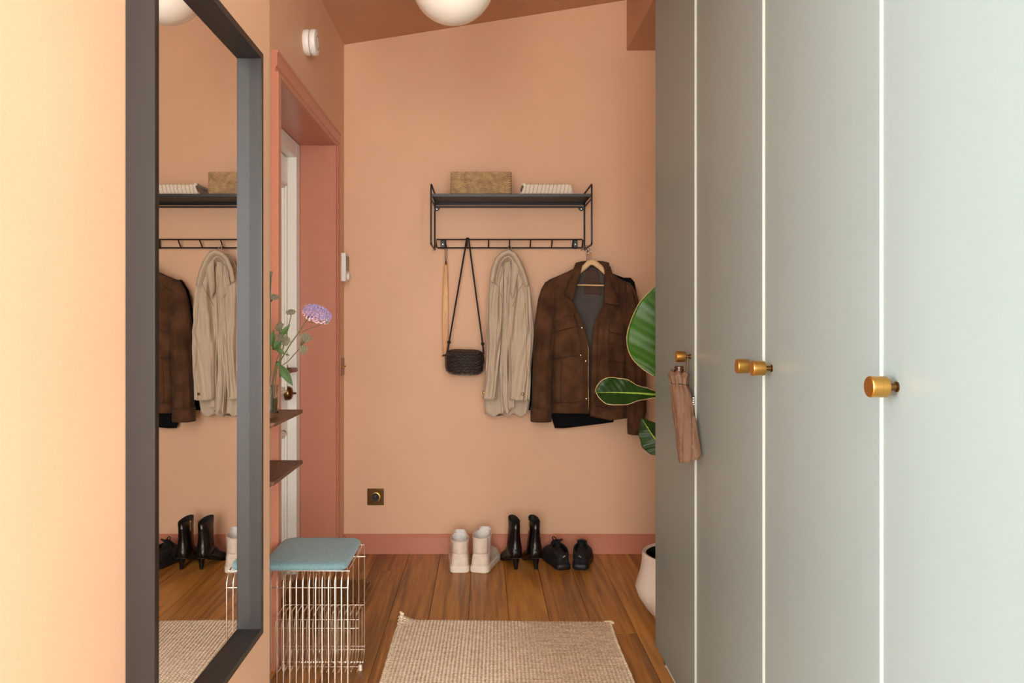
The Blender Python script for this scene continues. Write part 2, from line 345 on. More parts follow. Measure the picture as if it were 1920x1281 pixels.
dr.part('turn_knob', MB().lathe([(.031,0),(.033,.004),(.032,.018),(.026,.028),(.012,.033),(.005,.034),(.005,.047),(.003,.049)], (-.905, hy, .843), 'x', 24), BRONZE, leaf)

# ------------------------------------------------------------------ wardrobes
def knob(t, door, y, xf):
    k = t.part('knob', MB().lathe([(.006,.0155),(.0145,.016),(.0155,.0180),(.0155,.040),(.0145,.0415),(.001,.0415)], (xf, y, 1.066), '-x', 32), BRASS, door, angle=30)
    t.part('knob_stem', MB().lathe([(.0075,0),(.0075,.002),(.005,.003),(.005,.0157)], (xf, y, 1.066), '-x', 20), BRONZE, door)
seams = [2.711, 2.208, 1.686, 1.195, .69, .19]
fronts = [.584, .590, .595, .599, .599]
def wardrobe(i0, i1, label, knobs):
    ya, yb = seams[i1], seams[i0]
    t = Thing('wardrobe', ((.62+1.2)/2, (ya+yb)/2, 0), label, 'wardrobe', 'row of sage wardrobes along the right wall')
    t.part('body', MB().box(.622, 1.205, ya+.001, yb-.001, .075, 2.36), CARC, bevel=.001)
    t.part('plinth', MB().box(.612, .63, ya+.001, yb-.006, .004, .075).box(.612, 1.19, yb-.03, yb-.006, 0, .075).box(.612,1.19,ya+.006,ya+.03,0,.075), CARC, bevel=.001)
    for k, i in enumerate(range(i0, i1)):
        xf = fronts[i]; y1, y0 = seams[i]-.0015, seams[i+1]+.0015
        d = t.part('door', MB().box(xf, xf+.0195, y0, y1, .066, 2.352), SAGE, bevel=.0012)
        t.part('edge_band', MB().box(xf+.0012, xf+.019, y0-.0012, y0+.0004, .068, 2.35), BAND, d)
        knob(t, d, y0+.04 if knobs[k] == 'near' else y1-.04, xf)
    return t
wardrobe(0, 1, 'single door sage wardrobe with an umbrella on its knob', ['near'])
wardrobe(1, 3, 'double door sage wardrobe with two brass knobs side by side', ['near', 'far'])
wardrobe(3, 5, 'pale double door sage wardrobe with one large lone knob in view', ['far', 'near'])

# ------------------------------------------------------------------ mirror
MY0, MY1, MZ0, MZ1 = 1.357, 2.023, .373, 1.843; XG = -.591; XFm = -.561
mr = Thing('wall_mirror', (XM, (MY0+MY1)/2, MZ0), 'tall mirror in a deep black frame hanging on the peach wall', 'mirror')
bw = .0155
def bar(y0, y1, z0, z1, name='frame_bar'):
    o = mr.part(name, MB().box(XM+.0005, XFm, y0, y1, z0, z1), FRAME, bevel=.0008); return o
o = bar(MY0, MY0+bw, MZ0, MZ1); o = bar(MY1-bw, MY1, MZ0, MZ1)
bar(MY0+bw, MY1-bw, MZ0, MZ0+bw); bar(MY0+bw, MY1-bw, MZ1-bw, MZ1)
mr.part('face_trim', MB().box(XFm, XFm+.0012, MY0, MY0+bw, MZ0, MZ1).box(XFm, XFm+.0012, MY1-bw, MY1, MZ0, MZ1).box(XFm, XFm+.0012, MY0+bw, MY1-bw, MZ0, MZ0+bw).box(XFm, XFm+.0012, MY0+bw, MY1-bw, MZ1-bw, MZ1), FRAMEF)
mr.part('mirror_glass', MB().box(XM+.004, XG, MY0+bw-.002, MY1-bw+.002, MZ0+bw-.002, MZ1-bw+.002), MIRROR)

# ------------------------------------------------------------------ coat rack
RY0, RY1 = 3.745, 4.018
XA, XB = -.247, .508; ZS = 1.772
rk = Thing('coat_rack', ((XA+XB)/2, RY1, 1.534), 'black wire coat rack with mesh hat shelf on the far wall', 'coat rack')
for X in (XA, XB):
    mb = MB(); z0, z1, r = 1.534, 1.817, .012; pts = []
    for cy, cz, a0 in ((RY1-r, z1-r, 0), (RY0+r, z1-r, 90), (RY0+r, z0+r, 180), (RY1-r, z0+r, 270)):
        for k in range(5):
            a = math.radians(a0+90*k/4); pts.append((X, cy+r*math.cos(a), cz+r*math.sin(a)))
    rk.part('side_frame', mb.tube(pts, .0045, 10, closed=True), BLACKM)
rk.part('shelf_edge', MB().box(XA+.004, XB-.004, RY0, RY0+.004, ZS-.014, ZS).box(XA+.004, XB-.004, RY1-.004, RY1, ZS-.014, ZS).box(XA+.004, XA+.008, RY0+.004, RY1-.004, ZS-.014, ZS).box(XB-.008, XB-.004, RY0+.004, RY1-.004, ZS-.014, ZS), BLACKM, bevel=.001)
mb = MB(); nx = 74
for k in range(nx+1):
    X = XA+.008+(XB-XA-.016)*k/nx; mb.box(X-.0028, X+.0028, RY0+.003, RY1-.003, ZS-.004, ZS-.001)
for k in range(28):
    y = RY0+.004+(RY1-RY0-.008)*k/27; mb.box(XA+.008, XB-.008, y-.0028, y+.0028, ZS-.0044, ZS-.0006)
tag(rk.part('perforated_shelf', mb, BLACKM), kind='stuff')
rk.part('cross_bar', MB().tube([(XA,RY1,ZS-.022),(XB,RY1,ZS-.022)], .004, 10), BLACKM)
for X in (XA, XB):
    rk.part('side_bar', MB().tube([(X,RY0,ZS-.022),(X,RY1,ZS-.022)], .004, 8), BLACKM)
for px in (819, 1090):
    c = P(px, 388, RY1); 
    tb = rk.part('bracket_tab', MB().prism([(.016*math.cos(PI+PI*k/10), .018*math.sin(PI+PI*k/10)) for k in range(11)], lambda p, t: (c.x+p[0], t, ZS-.024+p[1]), RY1-.004, RY1+.001), BLACKM)
    rk.part('screw', MB().lathe([(.004,0),(.003,.002),(.0005,.0025)], (c.x, RY1-.004, ZS-.032), '-y', 12), STEEL, tb)
ZU, ZL, YU, YLo = 1.580, 1.543, 3.965, 4.008
rail = MB().tube([(XA+.012,YU,ZU),(XB-.02,YU,ZU),(XB-.014,YU+.004,ZU-.004),(XB-.012,YLo,ZL+.006),(XB-.018,YLo,ZL),(XA+.016,YLo,ZL),(XA+.010,YLo-.003,ZL+.005)], .0038, 8, closed=True)
rk.part('hook_rail', rail, BLACKM)
rung_px = [836, 876, 916, 955, 994, 1034, 1073]
for px in rung_px:
    X = (px-VX)/F*YLo
    rk.part('rung', MB().tube([(X,YU,ZU),(X,(YU+YLo)/2,(ZU+ZL)/2),(X,YLo,ZL)], .0034, 8), BLACKM)
for px in (830, 1079):
    X = (px-VX)/F*4.01; tb = rk.part('wall_tab', MB().box(X-.011, X+.011, 4.012, 4.03, ZL-.004, ZU+.002), BLACKM, bevel=.002)
    rk.part('screw', MB().lathe([(.004,0),(.003,.002),(.0005,.0025)], (X, 4.012, 1.562), '-y', 12), STEEL, tb)

# basket: woven rows over upright stakes
def rrect(hx, hy, r, n):
    pts = []; per = []
    for cx, cy, a0 in ((hx-r, hy-r, 0), (-(hx-r), hy-r, 90), (-(hx-r), -(hy-r), 180), (hx-r, -(hy-r), 270)):
        for k in range(4):
            a = math.radians(a0+90*k/3); per.append((cx+r*math.cos(a), cy+r*math.sin(a)))
    tot = 0; L = []
    for i in range(len(per)):
        a, b = per[i], per[(i+1)%len(per)]; L.append(math.hypot(b[0]-a[0], b[1]-a[1]))
    T = sum(L); out = []; i = 0; acc = 0
    for k in range(n):
        d = T*k/n
        while acc+L[i] < d: acc += L[i]; i += 1
        a, b = per[i], per[(i+1)%len(per)]; q = (d-acc)/L[i]
        out.append((a[0]+(b[0]-a[0])*q, a[1]+(b[1]-a[1])*q, (b[1]-a[1])/L[i], -(b[0]-a[0])/L[i]))
    return out
bx0, bx1 = P(844,0,3.79).x, P(960,0,3.79).x; bc = Vector(((bx0+bx1)/2, 3.885, ZS)); hx = (bx1-bx0)/2
bk = Thing('seagrass_basket', bc, 'woven seagrass basket standing on the hat shelf', 'basket')
hb = P(0,322,3.79).z-ZS; mb = MB(); rows = 18; NS = 208
per = rrect(hx-.006, .095, .012, NS)
for j in range(rows):
    z = .0045+j*(hb-.012)/(rows-1)*.97; pts = []
    for k, (a, b, nx_, ny_) in enumerate(per):
        s = .0036*math.sin(2*PI*k/6+PI*(j%2))+.0008*nz(k*.7, j*3.1)
        pts.append(bc+Vector((a+nx_*s, b+ny_*s, z+.0007*nz(k*.5, j*5.0, 2))))
    mb.tube(pts, .0033, 6, closed=True)
tag(bk.part('weave', mb, SEAG), kind='stuff')
mb = MB()
for q in (0, 1):
    pts = []
    for k, (a, b, nx_, ny_) in enumerate(per):
        an = 2*PI*k/10+PI*q; pts.append(bc+Vector((a+nx_*.003*math.cos(an), b+ny_*.003*math.cos(an), hb-.0055+.003*math.sin(an))))
    mb.tube(pts, .0036, 6, closed=True)
tag(bk.part('rim', mb, SEAG), kind='stuff')
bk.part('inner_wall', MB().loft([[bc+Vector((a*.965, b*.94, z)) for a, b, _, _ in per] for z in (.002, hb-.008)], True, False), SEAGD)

# folded striped cloth
def stripes():
    m = fabric('cream_striped_linen', (222,206,182), (240,228,208), .003, bump=.4, nscale=90); nt = m.node_tree; b = nt.nodes['Principled BSDF']
    src = b.inputs['Base Color'].links[0].from_socket
    tc = nt.nodes.new('ShaderNodeTexCoord'); sp = nt.nodes.new('ShaderNodeSeparateXYZ'); nt.links.new(tc.outputs['Object'], sp.inputs[0])
    n = nt.nodes.new('ShaderNodeTexNoise'); n.inputs['Scale'].default_value = 9; nt.links.new(tc.outputs['Object'], n.inputs['Vector'])
    xx = nodes_math(nt, 'ADD', nodes_math(nt, 'ADD', sp.outputs[0], nodes_math(nt, 'MULTIPLY', sp.outputs[2], -.22)), nodes_math(nt, 'MULTIPLY', n.outputs['Fac'], .01))
    fr = nodes_math(nt, 'FRACT', nodes_math(nt, 'MULTIPLY', xx, 1/.0185))
    k = nodes_math(nt, 'LESS_THAN', nodes_math(nt, 'ABSOLUTE', nodes_math(nt, 'SUBTRACT', fr, .5)), .045)
    mx = nt.nodes.new('ShaderNodeMix'); mx.data_type = 'RGBA'; nt.links.new(k, mx.inputs[0]); nt.links.new(src, mx.inputs[6]); mx.inputs[7].default_value = lin((110,88,74)); nt.links.new(mx.outputs[2], b.inputs['Base Color'])
    return m
STRIPE = stripes()
ca, cb = P(974,363,3.80), P(1076,363,3.80)
cl = Thing('folded_cloth', ((ca.x+cb.x)/2, 3.88, ZS), 'folded cream cloth with thin dark stripes on the hat shelf', 'cloth')
mb = MB(); rings = []; hC = P(0,344,3.80).z-ZS
for i in range(49):
    s = i/48; ring = []
    for k in range(40):
        a = 2*PI*k/40; c, q = math.cos(a), math.sin(a); z = hC*.5*(1+(abs(q)**.5)*(1 if q > 0 else -1))
        ins = .022*z/hC; X = ca.x+ins*.9+(cb.x-ca.x-ins*1.35)*s; e = min(1, .35+2.6*math.sin(PI*min(s*3+.02, .5)), .35+2.6*math.sin(PI*min((1-s)*3+.02, .5)))
        yy = .092*(abs(c)**.3)*(1 if c > 0 else -1)*(.9+.1*e)
        rip = .0022*nz(s*9, z*20, 1)+.0015*math.sin(z/hC*PI*5)*(1 if abs(q) < .9 else 0)
        zt = z*(e if z > hC*.5 else 1)
        ring.append((X, 3.882+yy-rip*1.4*(1 if c < 0 else 0), ZS+.0006+max(0, zt+(.002*nz(s*6, k*.3, 4) if z > .01 else 0))))
    rings.append(ring)
mb.loft(rings)
cl.part('folded_layers', mb, STRIPE, angle=180)
pts = [(ca.x+.019, 3.79+.16*k/10, ZS+hC-.006+.001*math.sin(k)) for k in range(11)]
cl.part('rolled_corner', MB().tube(pts, [.008+.001*math.sin(k*2) for k in range(11)], 12), STRIPE)

# ------------------------------------------------------------------ hanging things
# shoehorn
c = P(836,0,3.975); zt, zb = P(0,490,3.97).z, P(0,672,3.97).z
sh = Thing('shoehorn', (c.x, 3.975, zb), 'long pale wooden shoehorn hanging on a black cord', 'shoehorn')
prof = [(0,.0045),(.03,.0075),(.12,.0105),(.3,.0135),(.55,.0145),(.8,.013),(.93,.010),(.985,.006),(1,.002)]
mb = MB(); rings = []
for i in range(41):
    t = i/40; z = zt+(zb-zt)*t; hw = interp(prof, t); xo = -.002*math.sin(PI*t)-.003*t
    ring = []
    for k in range(16):
        a = 2*PI*k/16; ca_, sa = math.cos(a), math.sin(a)
        curl = .006*t*t*(ca_*ca_)
        ring.append((c.x+xo+hw*ca_, 3.985+.012*math.sin(PI*t)-.003*sa-curl-.01*t, z))
    rings.append(ring)
sh.part('blade', mb.loft(rings), HORNW)
zr = ZL+.004
sh.part('cord_loop', MB().tube([(c.x-.001,3.976,zt-.015),(c.x-.004,3.974,zt+.02),(c.x-.005,3.985,zr-.01),(c.x-.003,3.998,zr+.006),(c.x+.002,4.006,zr+.010),(c.x+.005,3.995,zr+.002),(c.x+.005,3.974,zt+.02),(c.x+.001,3.976,zt-.015),(c.x,3.992,zt-.018)], .0016, 8, closed=True), CORD)

# woven crossbody bag
by = 3.93
b0, b1 = P(835.5,0,by).x, P(907,0,by).x; bz0, bz1 = P(0,703,by).z, P(0,655,by).z
bcx, bcz = (b0+b1)/2, (bz0+bz1)/2; hw, hh = (b1-b0)/2, (bz1-bz0)/2
bag = Thing('crossbody_bag', (bcx, by, bz0), 'small black woven leather crossbody bag hanging on the rack', 'bag')
def bagpt(u, v, side):
    a, b = 2*u-1, 2*v-1
    n = 4.0; m = max(abs(a), abs(b), 1e-6); l = max(1e-6, (abs(a)**n+abs(b)**n)**(1/n)); a2, b2 = a*m/l, b*m/l
    d = max(0, 1-m**3.0); dep = .034*d**.5
    X = bcx+hw*a2; Z = bcz+hh*b2-.004*(1-a*a)*(b > 0)*b+.004*a*(-.5)
    if side < 0:
        p_, q_ = X/.024, Z/.0135
        rowi = math.floor(q_); fr = q_-rowi; sx = p_+ (.5 if rowi%2 else 0)+ (fr-.5)*(1.1 if rowi%2 else -1.1)*.9; fx = sx-math.floor(sx)
        wv = (math.sin(PI*fr)**.9)*(math.sin(PI*fx)**.9); dep += .0075*wv*min(1, d*4)
    return Vector((X, by+side*dep, Z))
mb = MB(); mb.grid(lambda u, v: bagpt(u, v, -1), 120, 84)
mb.grid(lambda u, v: bagpt(u, v, 1), 24, 16)
body = bag.part('body', mb, LEATHER, angle=180)
pts = []
for k in range(40):
    a = 2*PI*k/40; ca_, sa = math.cos(a), math.sin(a); q = (abs(ca_)**4+abs(sa)**4)**.25
    pts.append((bcx+hw*ca_/q, by, bcz+hh*sa/q-(.004*(1-(ca_/q)**2) if sa > 0 else 0)-.002*ca_/q))
bag.part('piping', MB().tube(pts, .0036, 8, closed=True), LEATHER, body)
tp = Vector((P(877,0,4.0).x, 3.975, ZU+.004))
ka, kb = P(842,642,by), P(905,645,by)
mb = MB(); L_ = [ka+(tp+Vector((-.006,0,-.01))-ka)*(k/10) for k in range(11)]; R_ = [tp+Vector((.006,0,-.01))+(kb-tp-Vector((.006,0,-.01)))*(k/10) for k in range(11)]
arc = [tp+Vector((.006*math.sin(a), -.002, .004*math.cos(a))) for a in (-1.2,-.6,0,.6,1.2)]
bag.part('strap', MB().tube(L_+arc+R_, .0042, 8), CORD)
for kp, ex in ((ka, Vector((b0+.006, by, bcz+hh*.62))), (kb, Vector((b1-.001, by, bcz+hh*.6)))):
    k1 = bag.part('strap_knot', MB().ball(kp, .009, .008, .009, 12, 8).tube([kp+Vector((.006*math.cos(a), -.006, .004*math.sin(a)+.002*a*.3)) for a in [i*.6 for i in range(9)]], .004, 8), CORD)
    bag.part('strap_end', MB().tube([kp, (kp+ex)/2+Vector((.001,0,0)), ex], .0045, 8), CORD, k1)
zp = P(829,667,by)
zt_ = bag.part('zip_pull', MB().tube([Vector((b0+.004,by-.004,bcz+hh*.55)), zp+Vector((.012,-.004,.002)), zp+Vector((.004,-.004,.0))], .004, 8), CORD)
bag.part('zip_tip', MB().tube([zp+Vector((.004,-.004,0)), zp+Vector((-.004,-.004,-.004))], [.0032, .0024], 8), BRASS, zt_)

# generic cloth helpers
def trow(rows, fn_y, th, n=48, nr=60, sq=.8, fold=.006, freq=3.2, seed=0, drift=.4, y_unit=None):
    """tube of cloth: rows = (py, pxl, pxr); fn_y(t) centre depth; th(t) half thickness"""
    rings = []; p0, p1 = rows[0][0], rows[-1][0]
    for i in range(nr+1):
        t = i/nr; py = p0+(p1-p0)*t; xl, xr = interp(rows, py); yc = fn_y(t); A, B = P(xl, py, yc), P(xr, py, yc)
        hw = (B.x-A.x)/2; cx = (A.x+B.x)/2; thk = th(t); ring = []
        for k in range(n):
            a = 2*PI*k/n; ca_, sa = math.cos(a), math.sin(a)
            f = fold*(nz(ca_*freq+drift*t*3, sa*freq*.6, seed+t*2.2)+.5*nz(ca_*freq*2.3, sa*2, seed+7+t*5)+.9*(.45-abs(nz(ca_*freq*.9+t*1.3, sa*1.5, seed+19+t*2.5))*2.2))
            sx = (abs(ca_)**sq)*(1 if ca_ > 0 else -1); sy = (abs(sa)**sq)*(1 if sa > 0 else -1)
            ring.append(Vector((cx+hw*sx+f*.35*ca_, yc-(thk*sy)-f*1.6*(1 if sa > 0 else .3), A.z+.2*f)))
        rings.append(ring)
    return rings
class Patch:
    """front cloth panel between two edge curves: L, R rows (py, px); depth profile"""
    def __init__(s, Lr, Rr, top, bot, depth, seed, fold=.0105):
        s.L, s.R, s.top, s.bot, s.depth, s.seed, s.fold = Lr, Rr, top, bot, depth, seed, fold
    def __call__(s, u, v, off=0):
        a, b = interp(s.top, u), interp(s.bot, u); py = a+(b-a)*v
        px = interp(s.L, py)+(interp(s.R, py)-interp(s.L, py))*u
        y = interp(s.depth, u)
        f = s.fold*min(1, .25+1.6*v)*(nz(u*3.4, v*1.7, s.seed)+.6*nz(u*7, v*2.6+3, s.seed+5)+.35*nz(u*12, v*9, s.seed+9)+.8*(.4-2.2*abs(nz(u*2.6+v*.8, v*2.2, s.seed+31))))
        return P(px, py, y)+Vector((0, -f-off, 0))

# ---- brown suede jacket on its hanger
jk = Thing('suede_jacket', P(1105,795,3.90), 'dark brown suede shirt jacket on a wooden hanger', 'jacket')
LP = Patch([(490,1060),(505,1048),(525,1028),(560,1028),(775,1032)], [(490,1090),(508,1082),(530,1068),(545,1064),(562,1071),(590,1085),(610,1094),(635,1101),(653,1104.5),(775,1105)],
           [(0,526),(.5,511),(1,497)], [(0,774),(1,775)], [(0,3.915),(.18,3.872),(.5,3.858),(.85,3.850),(1,3.852)], 11)
RP = Patch([(490,1130),(512,1134),(545,1140),(562,1134),(575,1129),(592,1121),(610,1114),(640,1111),(653,1110.5),(790,1106)], [(490,1150),(510,1160),(532,1180),(570,1182),(790,1180)],
           [(0,500),(.5,514),(1,532)], [(0,779),(.5,787),(1,783)], [(0,3.852),(.15,3.850),(.5,3.856),(.82,3.872),(1,3.915)], 23)
pl = jk.part('front_panel', MB().grid(lambda u, v: LP(u, v), 44, 70), SUEDE, solid=.003, angle=180)
prp = jk.part('front_panel', MB().grid(lambda u, v: RP(u, v), 44, 70), SUEDE, solid=.003, angle=180)
bkp = Patch([(480,1072),(512,1045),(528,1026),(780,1030)], [(480,1140),(512,1165),(532,1184),(790,1182)], [(0,526),(.25,510),(.4,500),(.6,500),(.75,513),(1,531)], [(0,766),(1,778)], [(0,3.925),(.2,3.942),(.5,3.948),(.8,3.942),(1,3.925)], 31, .005)
bk_ = jk.part('back_panel', MB().grid(lambda u, v: bkp(u, v), 50, 50), LINING, solid=.002, angle=180)
def sub(f, u0, u1, v0, v1, off, nu=14, nv=14): return MB().grid(lambda u, v: f(u0+(u1-u0)*u, v0+(v1-v0)*v, off), nu, nv)
jk.part('neck_label', sub(bkp, .44, .64, .08, .19, .003), LABELM, bk_, solid=.001)
jk.part('neck_label', sub(bkp, .445, .645, .02, .075, .004), LABELM, bk_, solid=.001)
for f, pn, u0, u1 in ((LP, pl, .10, .80), (RP, prp, .42, .92)):
    pk = jk.part('chest_pocket', sub(f, u0, u1, .345, .60, .005), SUEDE, pn, solid=.002, angle=180)
    jk.part('pocket_flap', sub(f, u0-.02, u1+.02, .325, .40, .0095), SUEDE, pn, solid=.0025, angle=180)
    jk.part('hem_band', sub(f, .0, 1.0, .925, 1.004, .004, 30, 6), SUEDE, pn, solid=.002, angle=180)
jk.part('placket', sub(LP, .86, 1.0, .30, 1.0, .0062, 6, 50), SUEDE, pl, solid=.002, angle=180)
jk.part('placket', sub(RP, 0, .12, .36, 1.0, .0055, 6, 50), SUEDE, prp, solid=.002, angle=180)
jk.part('yoke_seam', sub(LP, .02, .66, .098, .106, .0025, 24, 2), SUEDE, pl, solid=.002)
zz = [LP(.995, v, .001) for v in [.55+.42*k/20 for k in range(21)]]
jk.part('zipper', MB().tube([p+Vector((-.004,-.008,0)) for p in zz], .0011, 6), BRONZE, pl)
for u, v in ((.93,.42),(.91,.645),(.92,.90),(.78,.60)):
    p = LP(u, v, .0085); jk.part('snap_button', MB().lathe([(.0038,0),(.0038,.0015),(.002,.0025),(.0003,.0025)], p, '-y', 14), STEEL, pl)
wl = [LP(.16+.06*k/8, .60+.10*k/8, .003) for k in range(9)]
jk.part('welt_pocket', MB().tube(wl, .003, 8), SUEDE, pl)
SEAM = mat('dark_suede_stitching', (46,29,18), .9, var=.2, vscale=80)
def seam(t, f, uv, off, m, parent, r=.0013, n=16):
    pts = []
    for (a, b), (c_, d_) in zip(uv, uv[1:]):
        pts += [f(a+(c_-a)*k/n, b+(d_-b)*k/n, off) for k in range(n)]
    pts.append(f(uv[-1][0], uv[-1][1], off)); t.part('seam', MB().tube(pts, r, 6), m, parent)
for f, pn, u0, u1 in ((LP, pl, .10, .80), (RP, prp, .42, .92)):
    seam(jk, f, [(u0,.40),(u0,.60),(u1,.60),(u1,.40)], .006, SEAM, pn)
    seam(jk, f, [(u0-.02,.325),(u0-.02,.402),(u1+.02,.402),(u1+.02,.325)], .0095, SEAM, pn, .0016)
    seam(jk, f, [(0,.925),(1,.925)], .005, SEAM, pn)
seam(jk, LP, [(.86,.32),(.86,1)], .0062, SEAM, pl, .0014); seam(jk, RP, [(.12,.38),(.12,1)], .0055, SEAM, prp, .0014)
seam(jk, LP, [(.05,.10),(.66,.10)], .004, SEAM, pl); seam(jk, RP, [(.3,.16),(.95,.13)], .003, SEAM, prp)
seam(jk, LP, [(.30,.62),(.27,.92)], .002, SEAM, pl); seam(jk, RP, [(.55,.62),(.60,.92)], .002, SEAM, prp)
# collar leaves and stand
def quad(A, B, C, D, off, bul=.006, nu=14, nv=18, seed=0, raw=False):
    def f(u, v):
        p = (A*(1-u)+B*u)*(1-v)+(D*(1-u)+C*u)*v
        return p+Vector((0, -off-bul*math.sin(PI*u)*math.sin(PI*min(1, v*.9+.1))-.003*nz(u*3, v*3, seed), 0))
    return f if raw else MB().grid(f, nu, nv)
for q, sd_ in (((P(1090,500,3.885), P(1079,494,3.90), P(1057,552,3.850), P(1073,564,3.836)), 3), ((P(1133,508,3.885), P(1143,500,3.90), P(1161,573,3.850), P(1131,569,3.836)), 5)):
    cq = jk.part('collar', quad(*q, .016, .010, seed=sd_), SUEDE, solid=.004, angle=180)
    ff = quad(*q, .019, .010, seed=sd_, raw=True)
    jk.part('seam', MB().tube([ff(1, k/16) for k in range(17)]+[ff(1-k/12, 1) for k in range(1, 13)]+[ff(0, 1-k/16) for k in range(1, 17)], .0016, 6), SEAM, cq)
def stand(u, v):
    a = PI*u; px = 1111-31*math.cos(a); return P(px, 494-5*math.sin(a)+12*v, 3.90+.042*math.sin(a))
jk.part('collar_stand', MB().grid(stand, 24, 6), SUEDE, solid=.003)
sl = trow([(525,1034,1046),(529,1023,1049),(542,1015,1049),(562,1009,1047),(610,1002.5,1042),(660,1000,1037),(714,998,1034),(790,995.5,1032.5)],
          lambda t: 3.900-.02*t, lambda t: .018+.034*min(1, t*6), seed=41, fold=.007)
sv = jk.part('sleeve', MB().loft(sl, True, False), SUEDE, solid=.003, angle=180, solid_off=-1)
cf = trow([(764,995.2,1033.6),(790,995,1033.6)], lambda t: 3.881, lambda t: .054, seed=41, fold=.003, nr=6)
jk.part('cuff', MB().loft(cf, False, False), SUEDE, sv, solid=.003)
sr = trow([(531,1164,1176),(536,1163,1185),(550,1162,1193),(568,1163,1197),(610,1167,1201),(660,1170,1206),(714,1173,1210),(813,1178,1209)],
          lambda t: 3.900-.02*t, lambda t: .018+.034*min(1, t*6), seed=53, fold=.007)
sv = jk.part('sleeve', MB().loft(sr, True, False), SUEDE, solid=.003, angle=180, solid_off=-1)
cf = trow([(788,1177,1210.5),(813.5,1177.5,1210)], lambda t: 3.881, lambda t: .054, seed=53, fold=.003, nr=6)
jk.part('cuff', MB().loft(cf, False, False), SUEDE, sv, solid=.003)

# hangers on the right side frame's bottom bar
def hanger(y, label, dpx=0, dpy=0, bar_=True):
    hk = Thing('clothes_hanger', (XB, y, 1.47), label, 'hanger', 'wooden hangers on the end of the rack')
    pt = [(1040,535),(1062,521),(1084,508),(1096,498),(1104,490.5),(1109,488.5),(1115,490),(1124,497),(1138,511),(1160,523),(1182,537)]
    rr = [.006,.008,.0105,.0125,.0135,.0137,.0135,.0125,.0105,.008,.006]
    hk.part('shoulders', MB().tube([P(a+dpx, b+3+dpy, y) for a, b in pt], rr, 14, flat=((0,1,0), .55, 1.05)), HANGW)
    if bar_: hk.part('trouser_bar', MB().tube([P(1056+dpx,534+dpy,y), P(1166+dpx,536+dpy,y)], .0042, 10), HANGW)
    X0 = P(1108+dpx, 0, y).x; zt = 1.534+.006; pts = [Vector((X0, y, P(0,486+dpy,y).z)), Vector((X0, y, zt-.030)), Vector((X0+.004, y, zt-.024))]
    r = .016; cx, cz = XB-.001, zt-.0135+.002
    for k in range(15):
        a = math.radians(-55+235*k/14); pts.append(Vector((cx+r*math.cos(a), y, cz+r*math.sin(a))))
    hk.part('hook', MB().tube(pts, .0017, 8), STEEL)
hanger(3.905, 'pale wooden hanger holding the brown suede jacket')
hanger(3.985, 'wooden hanger behind the suede jacket holding black wool', -4, 4, False)
hanger(4.010, 'rearmost wooden hanger holding the tan coat', -8, 8, False)
# black garment behind
bj = Thing('black_jacket', P(1100,800,3.965), 'black wool jacket hanging behind the brown suede one', 'jacket')
t1 = trow([(505,1090,1128),(512,1068,1146),(524,1046,1178),(531,1040,1187),(560,1040,1178),(700,1038,1166),(780,1033,1158),(803,1040,1150)], lambda t: 3.985, lambda t: .009, seed=3, fold=.003, n=64)
t1 = [[p+Vector((0,0,(.030*max(0, (p.x-.40)/.25) if i > 50 else 0))) for p in r] for i, r in enumerate(t1)]
bj.part('body', MB().loft(t1), BLACKF, angle=180)
s1 = trow([(525,1030,1048),(545,1017,1045),(600,1006,1040),(700,995,1025),(769,984,1012)], lambda t: 3.985, lambda t: .009, seed=8, fold=.003)
bj.part('sleeve', MB().loft(s1), BLACKF, angle=180)
s1 = trow([(521,1160,1182),(528,1165,1189),(560,1168,1196),(640,1175,1203),(740,1180,1212),(775,1184,1212)], lambda t: 3.985, lambda t: .009, seed=9, fold=.003)
bj.part('sleeve', MB().loft(s1), BLACKF, angle=180)
tj = Thing('tan_coat', P(1100,780,4.0), 'tan coat hanging behind the black and brown jackets', 'coat')
t1 = trow([(510,1084,1130),(520,1050,1160),(535,1036,1172),(600,1034,1165),(775,1036,1150)], lambda t: 4.012, lambda t: .007, seed=13, fold=.002)
tj.part('body', MB().loft(t1), TANF, angle=180)
s1 = trow([(528,1030,1044),(560,1013,1036),(640,1004,1028),(745,998,1022)], lambda t: 4.012, lambda t: .007, seed=18, fold=.002)
tj.part('sleeve', MB().loft(s1), TANF, angle=180)

# ---- beige coat hung by its collar
bg = Thing('beige_coat', P(955,775,3.95), 'beige herringbone wool coat hung by its collar on the rack', 'coat')
bb = trow([(476,940,966),(486,930,974),(505,923,981),(526,918,986),(560,914,990),(620,913,996),(700,911,996),(750,907,994),(778,909,990)],
          lambda t: 3.952-.008*t, lambda t: .018, seed=61, fold=.006, freq=2.2, n=72, nr=70)
def hemw(p, i):
    if i < 58: return p
    return p+Vector((0, 0, .010*math.sin((p.x-.0)*95)*(i-58)/12))
bg.part('back_body', MB().loft([[hemw(p, i) for p in r] for i, r in enumerate(bb)], True, True), BEIGE, angle=180)
fl = trow([(492,946,957),(520,942,955),(560,943,953),(620,941,952),(700,937,953),(740,938,955),(772,941,957)], lambda t: 3.935-.03*t, lambda t: .020+.016*t, seed=67, fold=.008, freq=1.5, n=64, nr=70)
fl = [[p+Vector((0,0,.012*math.sin(p.x*260) if i > 64 else 0)) for p in r] for i, r in enumerate(fl)]
bg.part('front_fold', MB().loft(fl), BEIGE, angle=180)
f2 = trow([(500,954,966),(540,955,970),(620,952,968),(700,953,965),(764,954,964)], lambda t: 3.93-.028*t, lambda t: .018+.014*t, seed=71, fold=.008, freq=1.5, n=48, nr=60)
bg.part('front_fold', MB().loft(f2), BEIGE, angle=180)
